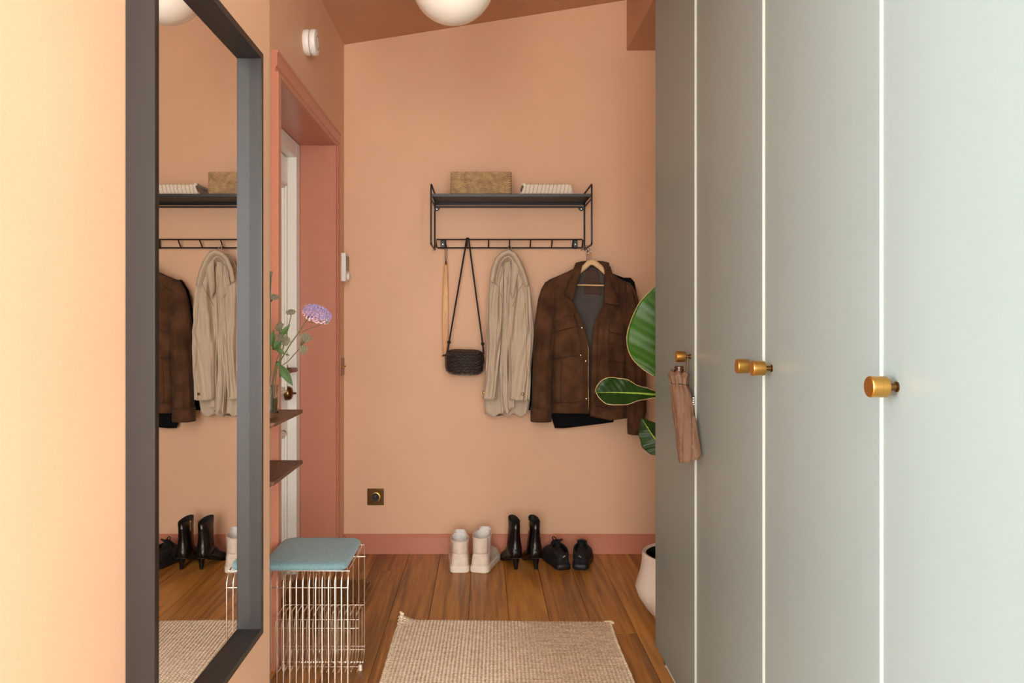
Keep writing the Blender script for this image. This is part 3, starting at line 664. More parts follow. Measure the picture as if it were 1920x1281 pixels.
s1 = trow([(500,926,943),(526,919,942),(560,914.5,942),(620,911.5,940),(705,910.5,935),(747,905,933)], lambda t: 3.925-.035*t, lambda t: .022+.034*min(1, t*3), seed=73, fold=.012, freq=1.6)
s1o = bg.part('sleeve', MB().loft(s1, True, False), BEIGE, solid=.003, angle=180, solid_off=-1)
s2 = trow([(500,966,982),(526,962,988),(545,962,993),(580,958,996),(624,955,1000),(680,956,996.5),(749,956,992.5)], lambda t: 3.925-.04*t, lambda t: .022+.036*min(1, t*3), seed=79, fold=.014, freq=1.6)
s2o = bg.part('sleeve', MB().loft(s2, True, False), BEIGE, solid=.003, angle=180, solid_off=-1)
for px, py, y, so in ((980,739,3.826,s2o),(907.5,736,3.856,s1o)):
    p = P(px, py, y); bg.part('cuff_button', MB().lathe([(.0075,0),(.0075,.003),(.005,.004),(.004,.003),(.0003,.003)], p, '-y', 18), BRONZE, so)
SEAMB = mat('beige_seam_shadow_thread', (128,106,84), .95, var=.2, vscale=80)
def ring_front(rings, t0, t1, a0, a1, n=20):          # a line running over a cloth tube, from (t0, a0) to (t1, a1)
    out = []; N = len(rings)-1; M = len(rings[0])
    for k in range(n+1):
        q = k/n; tt = (t0+(t1-t0)*q)*N; i0 = min(int(tt), N-1); ti = tt-i0; aa = (a0+(a1-a0)*q)/(2*PI)*M; j0 = int(aa); aj = aa-j0
        g = lambda i, j: rings[i][j % M]
        out.append((g(i0,j0)*(1-aj)+g(i0,j0+1)*aj)*(1-ti)+(g(i0+1,j0)*(1-aj)+g(i0+1,j0+1)*aj)*ti+Vector((0, -.0008, 0)))
    return out
bg.part('seam', MB().tube(ring_front(s1, .02, .24, 2.7, .35), .0011, 6), SEAMB, s1o)
bg.part('seam', MB().tube(ring_front(s2, .02, .30, .5, 2.75), .0011, 6), SEAMB, s2o)
bg.part('seam', MB().tube(ring_front(s1, .28, .99, 1.2, 1.35, 40), .0009, 6), SEAMB, s1o)
bg.part('seam', MB().tube(ring_front(s2, .28, .99, 1.3, 1.1, 40), .0009, 6), SEAMB, s2o)
# collar folded over the hook
outer = [(0,919,528),(.12,922,504),(.25,930,484),(.36,941,473),(.48,954,468),(.6,966,474),(.72,976,489),(.85,984,508),(1,991,534)]
inner = [(0,929,532),(.12,933,509),(.25,939,492),(.36,946,483),(.48,954,480),(.6,961,487),(.72,968,502),(.85,975,518),(1,981,542)]
def collar(u, v):
    o_, i_ = interp(outer, u), interp(inner, u); px, py = (o_[0]+(i_[0]-o_[0])*v, o_[1]+(i_[1]-o_[1])*v)
    return P(px, py, 3.90-.030*math.sin(PI*min(1, .25+v*.85))-.012*math.sin(PI*u)+.004*nz(u*5, v*2, 3))
bg.part('collar', MB().grid(collar, 48, 12), BEIGE, solid=.005, angle=180)
def collar_in(u, v):
    i_ = interp(inner, u); px, py = i_[0]+(950-i_[0])*.25*v, i_[1]+10*v
    return P(px, py, 3.885+.05*v)
bg.part('collar_inside', MB().grid(collar_in, 48, 6), BEIGE, solid=.003, angle=180)
def lap2(u, v):
    A, B, C, D = P(960,484,3.895), P(974,498,3.885), P(962,560,3.872), P(957,548,3.885)
    return (A*(1-u)+B*u)*(1-v)+(D*(1-u)+C*u)*v+Vector((0, -.010*math.sin(PI*u), 0))
bg.part('lapel', MB().grid(lap2, 12, 16), BEIGE, solid=.004, angle=180)
hx_ = P(955,0,4.0).x
bg.part('hanging_loop', MB().tube([(hx_-.008,3.95,ZL-.016),(hx_-.006,3.965,ZL+.002),(hx_-.002,3.992,ZL+.012),(hx_+.003,3.992,ZL+.012),(hx_+.007,3.965,ZL+.002),(hx_+.009,3.95,ZL-.016)], .0018, 8), BEIGE)

# ------------------------------------------------------------------ shoes
def place(mbx, c, rot, mir=1, sc=1):
    ca_, sa = math.cos(rot), math.sin(rot); q = MB(); q.f = mbx.f
    q.v = [Vector((c[0]+(p.x*mir*ca_-p.y*sa)*sc, c[1]+(p.x*mir*sa+p.y*ca_)*sc, c[2]+p.z*sc)) for p in mbx.v]; return q
def shoe_rings(L, Wf, zb, hf, cen, n=28, N=30, p=.72, skew=0):
    rings = []
    for i in range(N+1):
        t = (1-math.cos(PI*i/N))/2; w = interp(Wf, t); h = interp(hf, t); z0 = interp(zb, t); cx = interp(cen, t); ring = []
        for k in range(n):
            a = 2*PI*k/n; ca_, sa = math.cos(a), math.sin(a)
            X = cx+w*(abs(ca_)**p)*(1 if ca_ > 0 else -1); Z = z0+h*(max(0, sa)**.8) if sa > 0 else z0
            ring.append(Vector((X*1.0, t*L, Z)))
        rings.append(ring)
    return rings
def oval(cx, cy, z, hx_, hy_, tilt=0, n=28, p=.9):
    return [Vector((cx+hx_*(abs(math.cos(2*PI*k/n))**p)*(1 if math.cos(2*PI*k/n) > 0 else -1), cy+hy_*(abs(math.sin(2*PI*k/n))**p)*(1 if math.sin(2*PI*k/n) > 0 else -1), z+tilt*math.sin(2*PI*k/n))) for k in range(n)]
def sneaker(c, rot, mir, label, top):
    L, W = .275, .049
    Wf = [(0,.026),(.02,.036),(.08,.042),(.3,.042),(.55,.044),(.72,.048),(.86,.043),(.95,.032),(.985,.020),(1,.006)]
    cen = [(0,0),(.5,.002),(.8,.006),(1,.0)]
    t = Thing('high_top_sneaker', c, label, 'shoe', 'pair of cream high tops')
    Ws = [(a, b+.005) for a, b in Wf]
    def soler(z, gr): return [Vector((interp(cen, k)+s*(interp(Wf, k)+gr), k*(L+2*gr)-gr, z)) for s, ks in ((1, [ (1-math.cos(PI*i/20))/2 for i in range(21)]), (-1, [(1+math.cos(PI*i/20))/2 for i in range(21)])) for k in ks]
    sole = MB().loft([soler(.0, .001), soler(.004, .0045), soler(.026, .0045), soler(.031, .002)])
    t.part('sole', place(sole, c, rot, mir), RUBBERW)
    t.part('heel_strip', place(MB().loft([soler(.020, .0052), soler(.0225, .0054), soler(.0235, .0052)], False, False), c, rot, mir), RUBBERW)
    up = MB().loft(shoe_rings(L, [(a, b) for a, b in Wf], [(0,.028),(1,.028)], [(0,.05),(.05,.075),(.3,.085),(.45,.082),(.6,.062),(.8,.040),(.93,.028),(1,.01)], cen))
    t.part('upper', place(up, c, rot, mir), CANVAS)
    rg = [oval(0,.072,.04,.042,.068), oval(0,.068,.075,.0405,.064), oval(0,.066,.105,.040,.061), oval(0,.067,top-.02,.0415,.062,.004), oval(0,.068,top,.042,.063,.006)]
    sf = t.part('ankle_shaft', place(MB().loft(rg, False, False), c, rot, mir), CANVAS, solid=.003)
    t.part('heel_patch', place(MB().grid(lambda u, v: Vector((.0425*math.sin(-1+2*u), .069-.0645*math.cos(-1+2*u)-.0035, .088+(top-.088-.006)*v)), 14, 8), c, rot, mir), CANVAS, sf, solid=.003)
    ln = [oval(0,.068,top+.001,.0385,.059,.006), oval(0,.067,top-.025,.036,.056,.004), oval(0,.067,.075,.033,.052)]
    t.part('lining', place(MB().loft(ln, False, True), c, rot, mir), LININGW)
    tg = MB().grid(lambda u, v: Vector(((u-.5)*.056, .122+.012*v+.006*math.sin(PI*u)*-1, .085+(top-.085+.022)*v-.012*(2*u-1)**4)), 12, 12)
    t.part('tongue', place(tg, c, rot, mir), LININGW, solid=.006)
    lc = MB()
    for k in range(5):
        z = .088+.017*k; y = .140+.012-.010*k*.4
        lc.tube([(-.030,y-.02,z),(-.012,y,z+.006),(.012,y,z+.006),(.030,y-.02,z)], .0022, 6)
    lc.tube([(.010,.132,top-.01),(.022,.120,top+.016),(.026,.114,top+.022)], .0013, 6)
    t.part('laces', place(lc, c, rot, mir), RUBBERW)
yS = 3.715
sneaker((P(862,0,yS).x, yS-.01, 0), .02, -1, 'cream high top sneaker standing upright beside its splayed mate', .150)
sneaker((P(898,0,yS).x, yS-.01, 0), -.22, 1, 'cream high top sneaker with its toe turned outwards', .165)
def boot(c, rot, mir, label):
    t = Thing('ankle_boot', c, label, 'boot', 'pair of black heeled ankle boots'); L = .245
    Wf = [(0,.018),(.03,.028),(.12,.034),(.35,.029),(.6,.034),(.75,.036),(.88,.026),(.96,.013),(1,.004)]
    zb = [(0,.058),(.2,.052),(.42,.026),(.6,.008),(.75,.004),(1,.010)]
    cen = [(0,0),(1,.004)]
    up = MB().loft(shoe_rings(L, Wf, zb, [(0,.03),(.06,.06),(.3,.085),(.45,.075),(.6,.056),(.8,.038),(.95,.02),(1,.006)], cen))
    t.part('vamp', place(up, c, rot, mir), BOOTL, angle=180)
    rg = [oval(0,.052,.062,.034,.050), oval(0,.054,.088,.0345,.051), oval(0,.058,.115,.031,.048), oval(0,.059,.145,.0275,.047), oval(0,.058,.185,.0245,.050,.004), oval(0,.057,.226,.0245,.055,.010)]
    sf = t.part('shaft', place(MB().loft(rg, False, False), c, rot, mir), BOOTL, solid=.002, angle=180)
    ln = [oval(0,.057,.224,.0225,.052,.010), oval(0,.058,.16,.0225,.045), oval(0,.056,.10,.026,.042)]
    t.part('lining', place(MB().loft(ln, False, True), c, rot, mir), mat('boot_lining', (30,24,22), .8, var=.1) if 'boot_lining' not in bpy.data.materials else bpy.data.materials['boot_lining'])
    hl = [oval(0,.030,.066,.024,.028), oval(0,.024,.045,.016,.019), oval(0,.019,.018,.0105,.011), oval(0,.018,0,.0085,.0085)]
    t.part('heel', place(MB().loft(hl), c, rot, mir), BOOTL)
    so = MB().loft([[Vector((p.x*1.03, p.y, p.z-.003)) for p in r] for r in shoe_rings(L, Wf, zb, [(0,.004),(1,.004)], cen)])
    t.part('sole', place(so, c, rot, mir), SHOEBS)
    z = t.part('zipper', place(MB().tube([(-.0250,.050,.222),(-.0255,.052,.20),(-.0262,.053,.175)], .0018, 6), c, rot, mir), BRASS, sf)
    t.part('zip_pull', place(MB().ball((-.027,.050,.218), .004, .004, .006, 8, 6), c, rot, mir), BRASS, z)
yB_ = 3.765
boot((P(969,0,yB_).x, yB_-.018, 0), .20, -1, 'black heeled ankle boot beside the cream sneakers')
boot((P(1006,0,yB_).x, yB_-.018, 0), .16, 1, 'black heeled ankle boot beside the black trainers')
def trainer(c, rot, mir, label, bow):
    t = Thing('black_trainer', c, label, 'shoe', 'pair of black low trainers'); L = .255
    Wf = [(0,.020),(.02,.028),(.1,.034),(.35,.036),(.6,.043),(.75,.045),(.88,.038),(.96,.025),(1,.006)]
    cen = [(0,0),(.5,.003),(1,.0)]
    def soler(z, gr): return [Vector((interp(cen, k)+s*(interp(Wf, k)+gr), k*(L+2*gr)-gr, z)) for s, ks in ((1, [(1-math.cos(PI*i/20))/2 for i in range(21)]), (-1, [(1+math.cos(PI*i/20))/2 for i in range(21)])) for k in ks]
    t.part('sole', place(MB().loft([soler(0, .001), soler(.005, .005), soler(.022, .005), soler(.027, .002)]), c, rot, mir), SHOEBS)
    up = t.part('upper', place(MB().loft(shoe_rings(L, Wf, [(0,.024),(1,.024)], [(0,.035),(.05,.052),(.2,.05),(.42,.06),(.6,.055),(.8,.042),(.94,.026),(1,.008)], cen)), c, rot, mir), SHOEB, angle=180)
    rg = [oval(0,.068,.045,.036,.066,.002), oval(0,.064,.070,.035,.063,.008), oval(0,.062,.088,.033,.058,.010)]
    t.part('collar', place(MB().loft(rg, False, False), c, rot, mir), SHOEB, up, solid=.006, angle=180)
    t.part('insole', place(MB().loft([oval(0,.062,.086,.028,.053,.010), oval(0,.066,.055,.028,.052)], False, True), c, rot, mir), CABLEB)
    t.part('tongue', place(MB().grid(lambda u, v: Vector(((u-.5)*.046, .150-.035*v, .075+.038*v-.006*(2*u-1)**2)), 8, 8), c, rot, mir), SHOEB, solid=.006)
    lc = MB()
    for k in range(4): lc.tube([(-.022,.118+.016*k,.090-.006*k),(0,.116+.016*k,.100-.006*k),(.022,.118+.016*k,.090-.006*k)], .0022, 6)
    if bow:
        for s in (-1, 1):
            lc.tube([(0,.112,.100)]+[(s*.004+ (.016 if s > 0 else -.018)*math.sin(a*.5)+ .008*math.sin(a), .108-.006*math.sin(a*.5), .102+(.030 if s > 0 else .016)*math.sin(a*.5)) for a in [i*.5 for i in range(1, 13)]], .0026, 6)
    t.part('laces', place(lc, c, rot, mir), CORD)
    lg = MB()
    for q in ([(-.006,.0068),(.001,.0030),(.006,.0018)], [(.001,.0030),(.004,-.002),(.0055,-.003)], [(-.006,.0068),(-.0055,.004),(-.001,.0015)]):
        lg.tube([(a, -.0005-.002+ .0015*0, .062+b) for a, b in q], .0011, 6)
    q = place(lg, c, rot, mir); t.part('logo', q, LOGO, up)
yT = 3.76
trainer((P(1057,0,yT).x, yT-.010, 0), .22, -1, 'black low trainer with a standing lace bow', True)
trainer((P(1087,0,yT).x, yT-.010, 0), -.20, 1, 'black low trainer with its laces flat', False)

# ------------------------------------------------------------------ rug
RW, RL = .805, 1.70
rugm = bpy.data.materials.new('beige_woven_jute'); rugm.use_nodes = True; nt = rugm.node_tree; b = nt.nodes['Principled BSDF']
tc = nt.nodes.new('ShaderNodeTexCoord'); sp = nt.nodes.new('ShaderNodeSeparateXYZ'); nt.links.new(tc.outputs['Object'], sp.inputs[0])
CX, CY = .0130, .0120
sx = nodes_math(nt, 'SINE', nodes_math(nt, 'MULTIPLY', sp.outputs[0], 2*PI/CX)); sy = nodes_math(nt, 'SINE', nodes_math(nt, 'MULTIPLY', sp.outputs[1], 2*PI/CY))
n = nt.nodes.new('ShaderNodeTexNoise'); n.inputs['Scale'].default_value = 130; n.inputs['Detail'].default_value = 4; nt.links.new(tc.outputs['Object'], n.inputs['Vector'])
mp = nt.nodes.new('ShaderNodeMapping'); mp.inputs['Scale'].default_value = (2, 14, 1); nt.links.new(tc.outputs['Object'], mp.inputs[0])
n2 = nt.nodes.new('ShaderNodeTexNoise'); n2.inputs['Scale'].default_value = 6; n2.inputs['Detail'].default_value = 3; nt.links.new(mp.outputs[0], n2.inputs['Vector'])
t = nodes_math(nt, 'ADD', nodes_math(nt, 'ADD', nodes_math(nt, 'MULTIPLY', sx, .13), nodes_math(nt, 'MULTIPLY', sy, .13)), nodes_math(nt, 'MULTIPLY', nodes_math(nt, 'MULTIPLY', sx, sy), .16))
t = nodes_math(nt, 'ADD', nodes_math(nt, 'ADD', t, nodes_math(nt, 'MULTIPLY', nodes_math(nt, 'SUBTRACT', n2.outputs['Fac'], .5), .5)), n.outputs['Fac'])
r = nt.nodes.new('ShaderNodeValToRGB'); e = r.color_ramp.elements; e[0].position = .1; e[0].color = lin((150,126,106)); e[1].position = .95; e[1].color = lin((252,240,220)); k = e.new(.5); k.color = lin((214,188,160))
nt.links.new(t, r.inputs[0]); nt.links.new(r.outputs[0], b.inputs['Base Color']); b.inputs['Roughness'].default_value = .95; b.inputs['Specular IOR Level'].default_value = .1
rl, rr_ = P(752,1168,3.085), P(1140,1172,3.075)
ang = math.atan2(rr_.y-rl.y, rr_.x-rl.x)-.006
rug = Thing('woven_rug', (rl.x, rl.y, 0), 'beige flat woven jute rug on the plank floor', 'rug')
rug.o.rotation_euler.z = ang
def rugp(u, v):
    X, Y = u*RW, -v*RL
    z = .0068+.0016*math.sin(2*PI*X/CX)*1+.0011*math.sin(2*PI*Y/CY)+.0008*nz(X*3, Y*3)
    X2 = X+.0025*math.sin(Y*9)+.002*nz(X*2, Y*5, 3)
    cr = max(0, 1-math.hypot(X, Y)/.075); z += .028*cr*cr; Y2 = Y-.010*cr*cr+.003*math.sin(X*7)
    return Vector((X2, Y2, z))
mb = MB().grid(rugp, 240, 640); rug.loc = Vector((0,0,0))
rb = rug.part('woven_field', mb, rugm, solid=.004, solid_off=-1, angle=180); tag(rb, kind='stuff')
YARN = mat('cream_rug_yarn', (226,204,174), .95, var=.2, vscale=120, bump=.3, bscale=500)
mb = MB()
for side in (0, 1):
    for k in range(118):
        p = rugp(side, (k+.5)/118); s = -1 if side == 0 else 1
        mb.tube([p+Vector((-s*.012, .002, .001)), p+Vector((s*.001, 0, .0035)), p+Vector((s*.0065, -.002, -.001)), p+Vector((s*.003, -.003, -.0048))], .0030, 5)
tag(rug.part('overcast_edge', mb, YARN), kind='stuff')
mb = MB()
for ve in (0, 1):
    for q in (0, 1):
        pts = []
        for k in range(241):
            p = rugp(k/240, ve); an = 2*PI*k/5+PI*q; pts.append(p+Vector((0, .0025*math.cos(an)+(.002 if ve == 0 else -.002), .002*math.sin(an)-.0005)))
        mb.tube(pts, .0028, 5)
tag(rug.part('twined_end', mb, YARN), kind='stuff')
p = rugp(1, 0); rug.part('corner_knot', MB().tube([p+Vector((-.02,.003,.003)), p+Vector((0,.004,.004)), p+Vector((.012,.001,.002)), p+Vector((.018,-.003,-.001))], [.004,.005,.005,.003], 8), YARN)
p = rugp(0, 0); rug.part('corner_knot', MB().tube([p+Vector((.012,.002,.001)), p+Vector((0,.003,.006)), p+Vector((-.002,.001,.012))], [.005,.006,.004], 8), YARN)

# coir doormat by the door
dm = Thing('coir_doormat', (-.60, 3.33, 0), 'brown shaggy coir doormat in front of the door', 'doormat')
x0, x1, y0, y1 = -.845, -.500, 2.98, 3.56
dm.part('backing', MB().box(x0, x1, y0, y1, 0, .006), COIR)
mb = MB(); rnd = random.Random(3)
for i in range(30):
    for j in range(80):
        X = x0+(x1-x0)*(i+.5)/30; Y = y0+(y1-y0)*(j+.5)/80; h = .022+.010*rnd.random()
        out = (.012 if i == 29 else 0)*rnd.random()*1.4-(.0)
        dx, dy = rnd.uniform(-.006,.006)+out*1.6, rnd.uniform(-.006,.006)
        if i == 29: h *= .6
        
        mb.add([(X-.0035,Y-.0035,.005),(X+.0035,Y-.0035,.005),(X+.0035,Y+.0035,.005),(X-.0035,Y+.0035,.005),(X+dx,Y+dy,h)], [(0,1,4),(1,2,4),(2,3,4),(3,0,4)])
tag(dm.part('bristles', mb, COIR), kind='stuff')

# ------------------------------------------------------------------ wire bench with cushion
BX1 = -.409; BX0 = -.680; BY0, BY1 = 2.396, 2.728; BH = .412
wb = Thing('wire_stool', ((BX0+BX1)/2, (BY0+BY1)/2, 0), 'low chrome wire stool under the blue grey cushion', 'stool')
NW = 15; R_ = .045
def uloop(X, y0, y1, z0, h, r, foot=True):
    pts = [(X, y0, z0)]
    for k in range(7): a = PI-PI/2*k/6; pts.append((X, y0+r+r*math.cos(a), h-r+r*math.sin(a)))
    for k in range(7): a = PI/2-PI/2*k/6; pts.append((X, y1-r+r*math.cos(a), h-r+r*math.sin(a)))
    pts.append((X, y1, z0)); return pts
def oloop(X, y0, y1, z0, z1, r):
    pts = []
    for cy, cz, a0 in ((y1-r, z1-r, 0), (y0+r, z1-r, 90), (y0+r, z0+r, 180), (y1-r, z0+r, 270)):
        for k in range(6): a = math.radians(a0+90*k/5); pts.append((X, cy+r*math.cos(a), cz+r*math.sin(a)))
    return pts
for k in range(NW):
    X = BX1-(BX1-BX0)*k/(NW-1)
    pth = uloop(X, BY0, BY1, .004, BH, R_)[:-1]
    for q in range(6): a = -PI/2*q/5; pth.append((X, BY1-.03+.03*math.cos(a), .046+.03*math.sin(a)))
    pth.append((X, BY1-.05, .016))
    wb.part('wire_loop', MB().tube(pth, .0021, 7), CHROME)
IY0, IY1, IH = 2.583, 2.722, .205
for k in range(NW-1):
    X = BX1-.007-(BX1-BX0-.012)*k/(NW-2)
    wb.part('inner_wire', MB().tube(oloop(X, IY0, IY1, .016, IH, .030), .0018, 7, closed=True), CHROME)
for (y, z) in ((BY0+.022, BH-.0035), (BY0+.002, BH-.048), (BY1-.022, BH-.0035), (BY1-.002, BH-.05), (BY0+.002, .06), (BY1-.002, .055), (BY1-.04, .0175),
               (IY0+.012, IH-.010), (IY0+.001, IH-.034), (IY1-.014, IH-.002), (IY0+.001, .046), (IY1-.002, .046)):
    wb.part('cross_wire', MB().tube([(BX0-.003,y,z),(BX1+.003,y,z)], .0020, 7), CHROME)
for X in (BX0+.01, BX1-.004):
    for y in (BY0, BY1-.065):
        wb.part('foot', MB().lathe([(.006,0),(.0065,.002),(.006,.018),(.003,.019)], (X, y, 0), 'z', 12), RUBBERW)
cz0 = BH+.0028
ch = Thing('seat_cushion', ((BX0+BX1)/2, (BY0+BY1)/2, cz0), 'thin blue grey wool cushion on the wire stool', 'cushion')
def cring(ins, z): return [((BX0+BX1)/2+a, (BY0+BY1)/2-.013+b, z+(.0016*nz(a*20, b*20) if z > cz0+.01 else 0)) for a, b, _, _ in rrect((BX1-BX0)/2-.004-ins, (BY1-BY0)/2-.012-ins, max(.004, .035-ins), 96)]
ch.part('cushion_body', MB().loft([cring(.004, cz0), cring(.0, cz0+.005), cring(0, cz0+.012), cring(.003, cz0+.017), cring(.009, cz0+.0205), cring(.03, cz0+.022), cring(.08, cz0+.0225)]), CUSH, angle=180)

# ------------------------------------------------------------------ niche shelves with vase
for z, lab in ((.875, 'walnut shelf carrying the glass vase of flowers'), (.707, 'empty walnut shelf below the one with the vase')):
    s_ = Thing('wall_shelf', (XL, (YE+2.64)/2, z), lab, 'shelf', 'small walnut shelves beside the door')
    s_.part('board', MB().box(XL+.0, -.600, YE+.002, 2.640, z-.012, z), SHELFW, bevel=.001)
    s_.part('bracket', MB().box(XL+.0, -.612, YE+.002, YE+.030, z-.016, z-.012), BLACKM)
vx, vy, vz = -.652, 2.420, .875
va = Thing('glass_vase', (vx, vy, vz), 'clear glass tumbler vase on the upper walnut shelf', 'vase')
va.part('glass', MB().lathe([(.001,0),(.026,0),(.027,.003),(.0275,.015),(.0265,.03),(.028,.06),(.029,.095),(.0282,.096),(.0268,.06),(.0252,.03),(.0255,.018),(.024,.013),(.001,.012)], (vx,vy,vz), 'z', 36), GLASS)
va.part('water', MB().lathe([(.001,.0125),(.0235,.0135),(.0250,.0185),(.0248,.03),(.0262,.058),(.001,.058)], (vx,vy,vz), 'z', 36), WATER)
def leafm(base, tip, wd, nrm, bend=.02, n=14, m=6, shape=None, wave=0, fold=.25, vein=0):
    base, tip = Vector(base), Vector(tip); ax = tip-base; L = ax.length; ax.normalize(); nrm = Vector(nrm); nrm = (nrm-ax*nrm.dot(ax)).normalized(); sd = ax.cross(nrm)
    shape = shape or [(0,.05),(.12,.55),(.3,.95),(.45,1),(.65,.8),(.85,.4),(1,.02)]
    def f(u, v):
        s = 2*u-1; w_ = cinterp(shape, v)*wd; c = base+ax*L*v+nrm*bend*math.sin(PI*v)
        return c+sd*s*w_+nrm*(fold*abs(s)*w_+wave*math.sin(v*22+s*2)*abs(s)+vein*(abs(math.sin(v*34+abs(s)*-5))-.5))
    return MB().grid(f, m*2, n), (lambda v: base+ax*L*v+nrm*bend*math.sin(PI*v))
def florets(c, up, rx, ry, cnt, r, seed, dome=.35):
    rnd = random.Random(seed); c, up = Vector(c), Vector(up).normalized(); a = up.orthogonal().normalized(); b = up.cross(a); mb = MB()
    for i in range(cnt):
        rr = math.sqrt(rnd.random()); th = rnd.random()*2*PI; p = c+a*rx*rr*math.cos(th)+b*ry*rr*math.sin(th)+up*(rx*dome*(1-rr*rr)+rnd.uniform(-.002,.002))
        q = r*rnd.uniform(.7,1.3); mb.ball(p, q, q, q, 5, 4)
    return mb
def spray(c, stem_end, up, rx, ry, cnt, r, seed, t, headmat, parent=None):
    h = t.part('flower_head', florets(c, up, rx, ry, cnt, r, seed), headmat, parent); tag(h, kind='stuff')
    up = Vector(up).normalized(); a = up.orthogonal().normalized(); b = up.cross(a); mb = MB()
    for k in range(9):
        th = 2*PI*k/9; e = Vector(c)+a*rx*.6*math.cos(th)+b*ry*.6*math.sin(th)+up*rx*.12; mb.tube([stem_end, (Vector(stem_end)+e)/2+up*.002, e], .0008, 5)
    t.part('pedicels', mb, FSTEM, h)
neck = Vector((vx+.012, vy, vz+.06))
def Q(px, py, y=2.43): return P(px, py, y)
fs = Thing('purple_flower', neck, 'tall flower stem with a domed purple head in the vase', 'flower', 'cut flowers in the glass vase')
path = [Vector((vx-.012,vy,vz+.016)), Q(518,690), Q(531,668), Q(546,643), Q(560,624), Q(571,607), Q(577,598)]
fs.part('stem', MB().tube(path, [.0022,.0021,.002,.0019,.0018,.0016,.0013], 8), FSTEM)
spray(Q(595,587), path[-1], (.55,-.45,.70), .050, .036, 420, .0021, 5, fs, PURPLE)
h = fs.part('pale_florets', florets(Q(593,592), (.55,-.45,.70), .049, .036, 420, .0021, 6, .34), PINKF); tag(h, kind='stuff')
fs.part('side_stem', MB().tube([Q(566,623), Q(585,615), Q(606,607)], .0011, 6).tube([Q(577,604), Q(590,605), Q(603,606)], .0009, 6).tube([Q(573,602), Q(572,590), Q(569,580)], .0009, 6), FSTEM)
h = fs.part('flower_head', florets(Q(609,604), (.4,-.2,.8), .012, .012, 60, .0022, 9), GREYG); tag(h, kind='stuff')
for bs, tp_, wd, nm in ((Q(524,684), Q(549,724), .013, (.2,-1,.1)), (Q(526,686), Q(517,678), .008, (0,-1,.3)), (Q(531,690), Q(524,708), .007, (.3,-1,0)), (Q(534,664), Q(514,652), .007, (0,-1,.4)), (Q(535,665), Q(543,667), .003, (0,-1,.4))):
    mb, ln = leafm(bs, tp_, wd, nm, .004); lf = fs.part('leaf', mb, FLEAF, angle=180, solid=.0004)
buds = [
 ('grey green flower stem with leaf rising beside the purple one', [Q(514,700), Q(527,670), Q(538,625), Q(543,604), Q(546,592)], [(Q(545,586), (.1,-.5,.8), .013)], [(Q(528,630), Q(544,608), .008), (Q(522,648), Q(512,656), .008)]),
 ('low grey green flower stem leaning towards the door', [Q(519,692), Q(540,678), Q(556,660), Q(564,650)], [(Q(572,634), (.4,-.6,.6), .017), (Q(568,656), (.5,-.6,.4), .015)], []),
 ('bushy grey green flower stem against the wall edge', [Q(513,700), Q(521,668), Q(530,655), Q(532,640)], [(Q(524,613), (-.2,-.8,.4), .013), (Q(528,632), (.1,-.8,.4), .017), (Q(536,640), (.2,-.8,.3), .012)], [(Q(528,640), Q(510,655), .012)]),
 ('tallest grey green flower stem cut off by the wall edge', [Q(508,700), Q(506,640), Q(507,590), Q(507,567)], [(Q(513,558), (.2,-.5,.8), .014), (Q(506,513), (.1,-.5,.8), .008)], [(Q(509,650), Q(513,618), .009)])]
for lab, st, hs, lv in buds:
    t = Thing('budding_flower', st[0], lab, 'flower', 'cut flowers in the glass vase')
    t.part('stem', MB().tube([Vector((vx+random.uniform(-.012,.012), vy+random.uniform(-.012,.012), vz+.016))]+st, .0014, 7), FSTEM)
    for i, (c, up, r_) in enumerate(hs): spray(c, st[-1], up, r_*1.15, r_*1.0, 190, .0018, 20+i, t, GREYG)
    for bs, tp_, wd in lv: mb, ln = leafm(bs, tp_, wd, (.2,-1,.2), .004); t.part('leaf', mb, FLEAF, angle=180, solid=.0004)

# ------------------------------------------------------------------ wall fittings
c = P(704.5, 931.5, YF); so = Thing('wall_socket', (c.x, YF, c.z), 'square bronze wall socket low on the far wall', 'socket')
hs_ = .0415
pl_ = so.part('plate', MB().box(c.x-hs_, c.x+hs_, YF-.009, YF, c.z-hs_, c.z+hs_), BRONZE, bevel=.002)
so.part('ring', MB().lathe([(.0235,0),(.0235,.004),(.0205,.0045),(.0203,.0005),(.0235,0)], (c.x, YF-.009, c.z), '-y', 32), BRASS)
so.part('well', MB().lathe([(.0202,0),(.0202,.0012),(.001,.0012)], (c.x, YF-.009, c.z), '-y', 32), CABLEB)
so.part('pin', MB().lathe([(.0028,0),(.0028,.006),(.001,.0075)], (c.x, YF-.0102, c.z+.003), '-y', 12), STEEL)
sd = Thing('smoke_detector', (XL, 3.15, 2.272), 'round white smoke detector above the door', 'smoke detector')
cc = (XL, 3.15, 2.272)
sd.part('base', MB().lathe([(.048,0),(.050,.004),(.050,.018),(.047,.022),(.040,.023)], cc, 'x', 40), PLASTIC)
sd.part('cover', MB().lathe([(.040,.023),(.048,.025),(.051,.029),(.051,.042),(.047,.047),(.030,.050),(.001,.050)], cc, 'x', 40), PLASTIC)
mb = MB()
for k in range(20):
    a = 2*PI*k/20; mb.box(XL+.050-.001, XL+.0508, 3.15+.026*math.cos(a)-.0015, 3.15+.026*math.cos(a)+.0015, 2.272+.026*math.sin(a)-.003, 2.272+.026*math.sin(a)+.003)
sd.part('vents', mb, GREYSCREEN)
ty0, ty1, tz0, tz1 = 3.885, 3.985, P(0,528,3.9).z, P(0,474,3.9).z
th = Thing('thermostat', (XL, (ty0+ty1)/2, tz0), 'white wall thermostat with grey display beside the door casing', 'thermostat')
th.part('case', MB().box(XL, XL+.034, ty0, ty1, tz0, tz1), PLASTIC, bevel=.006)
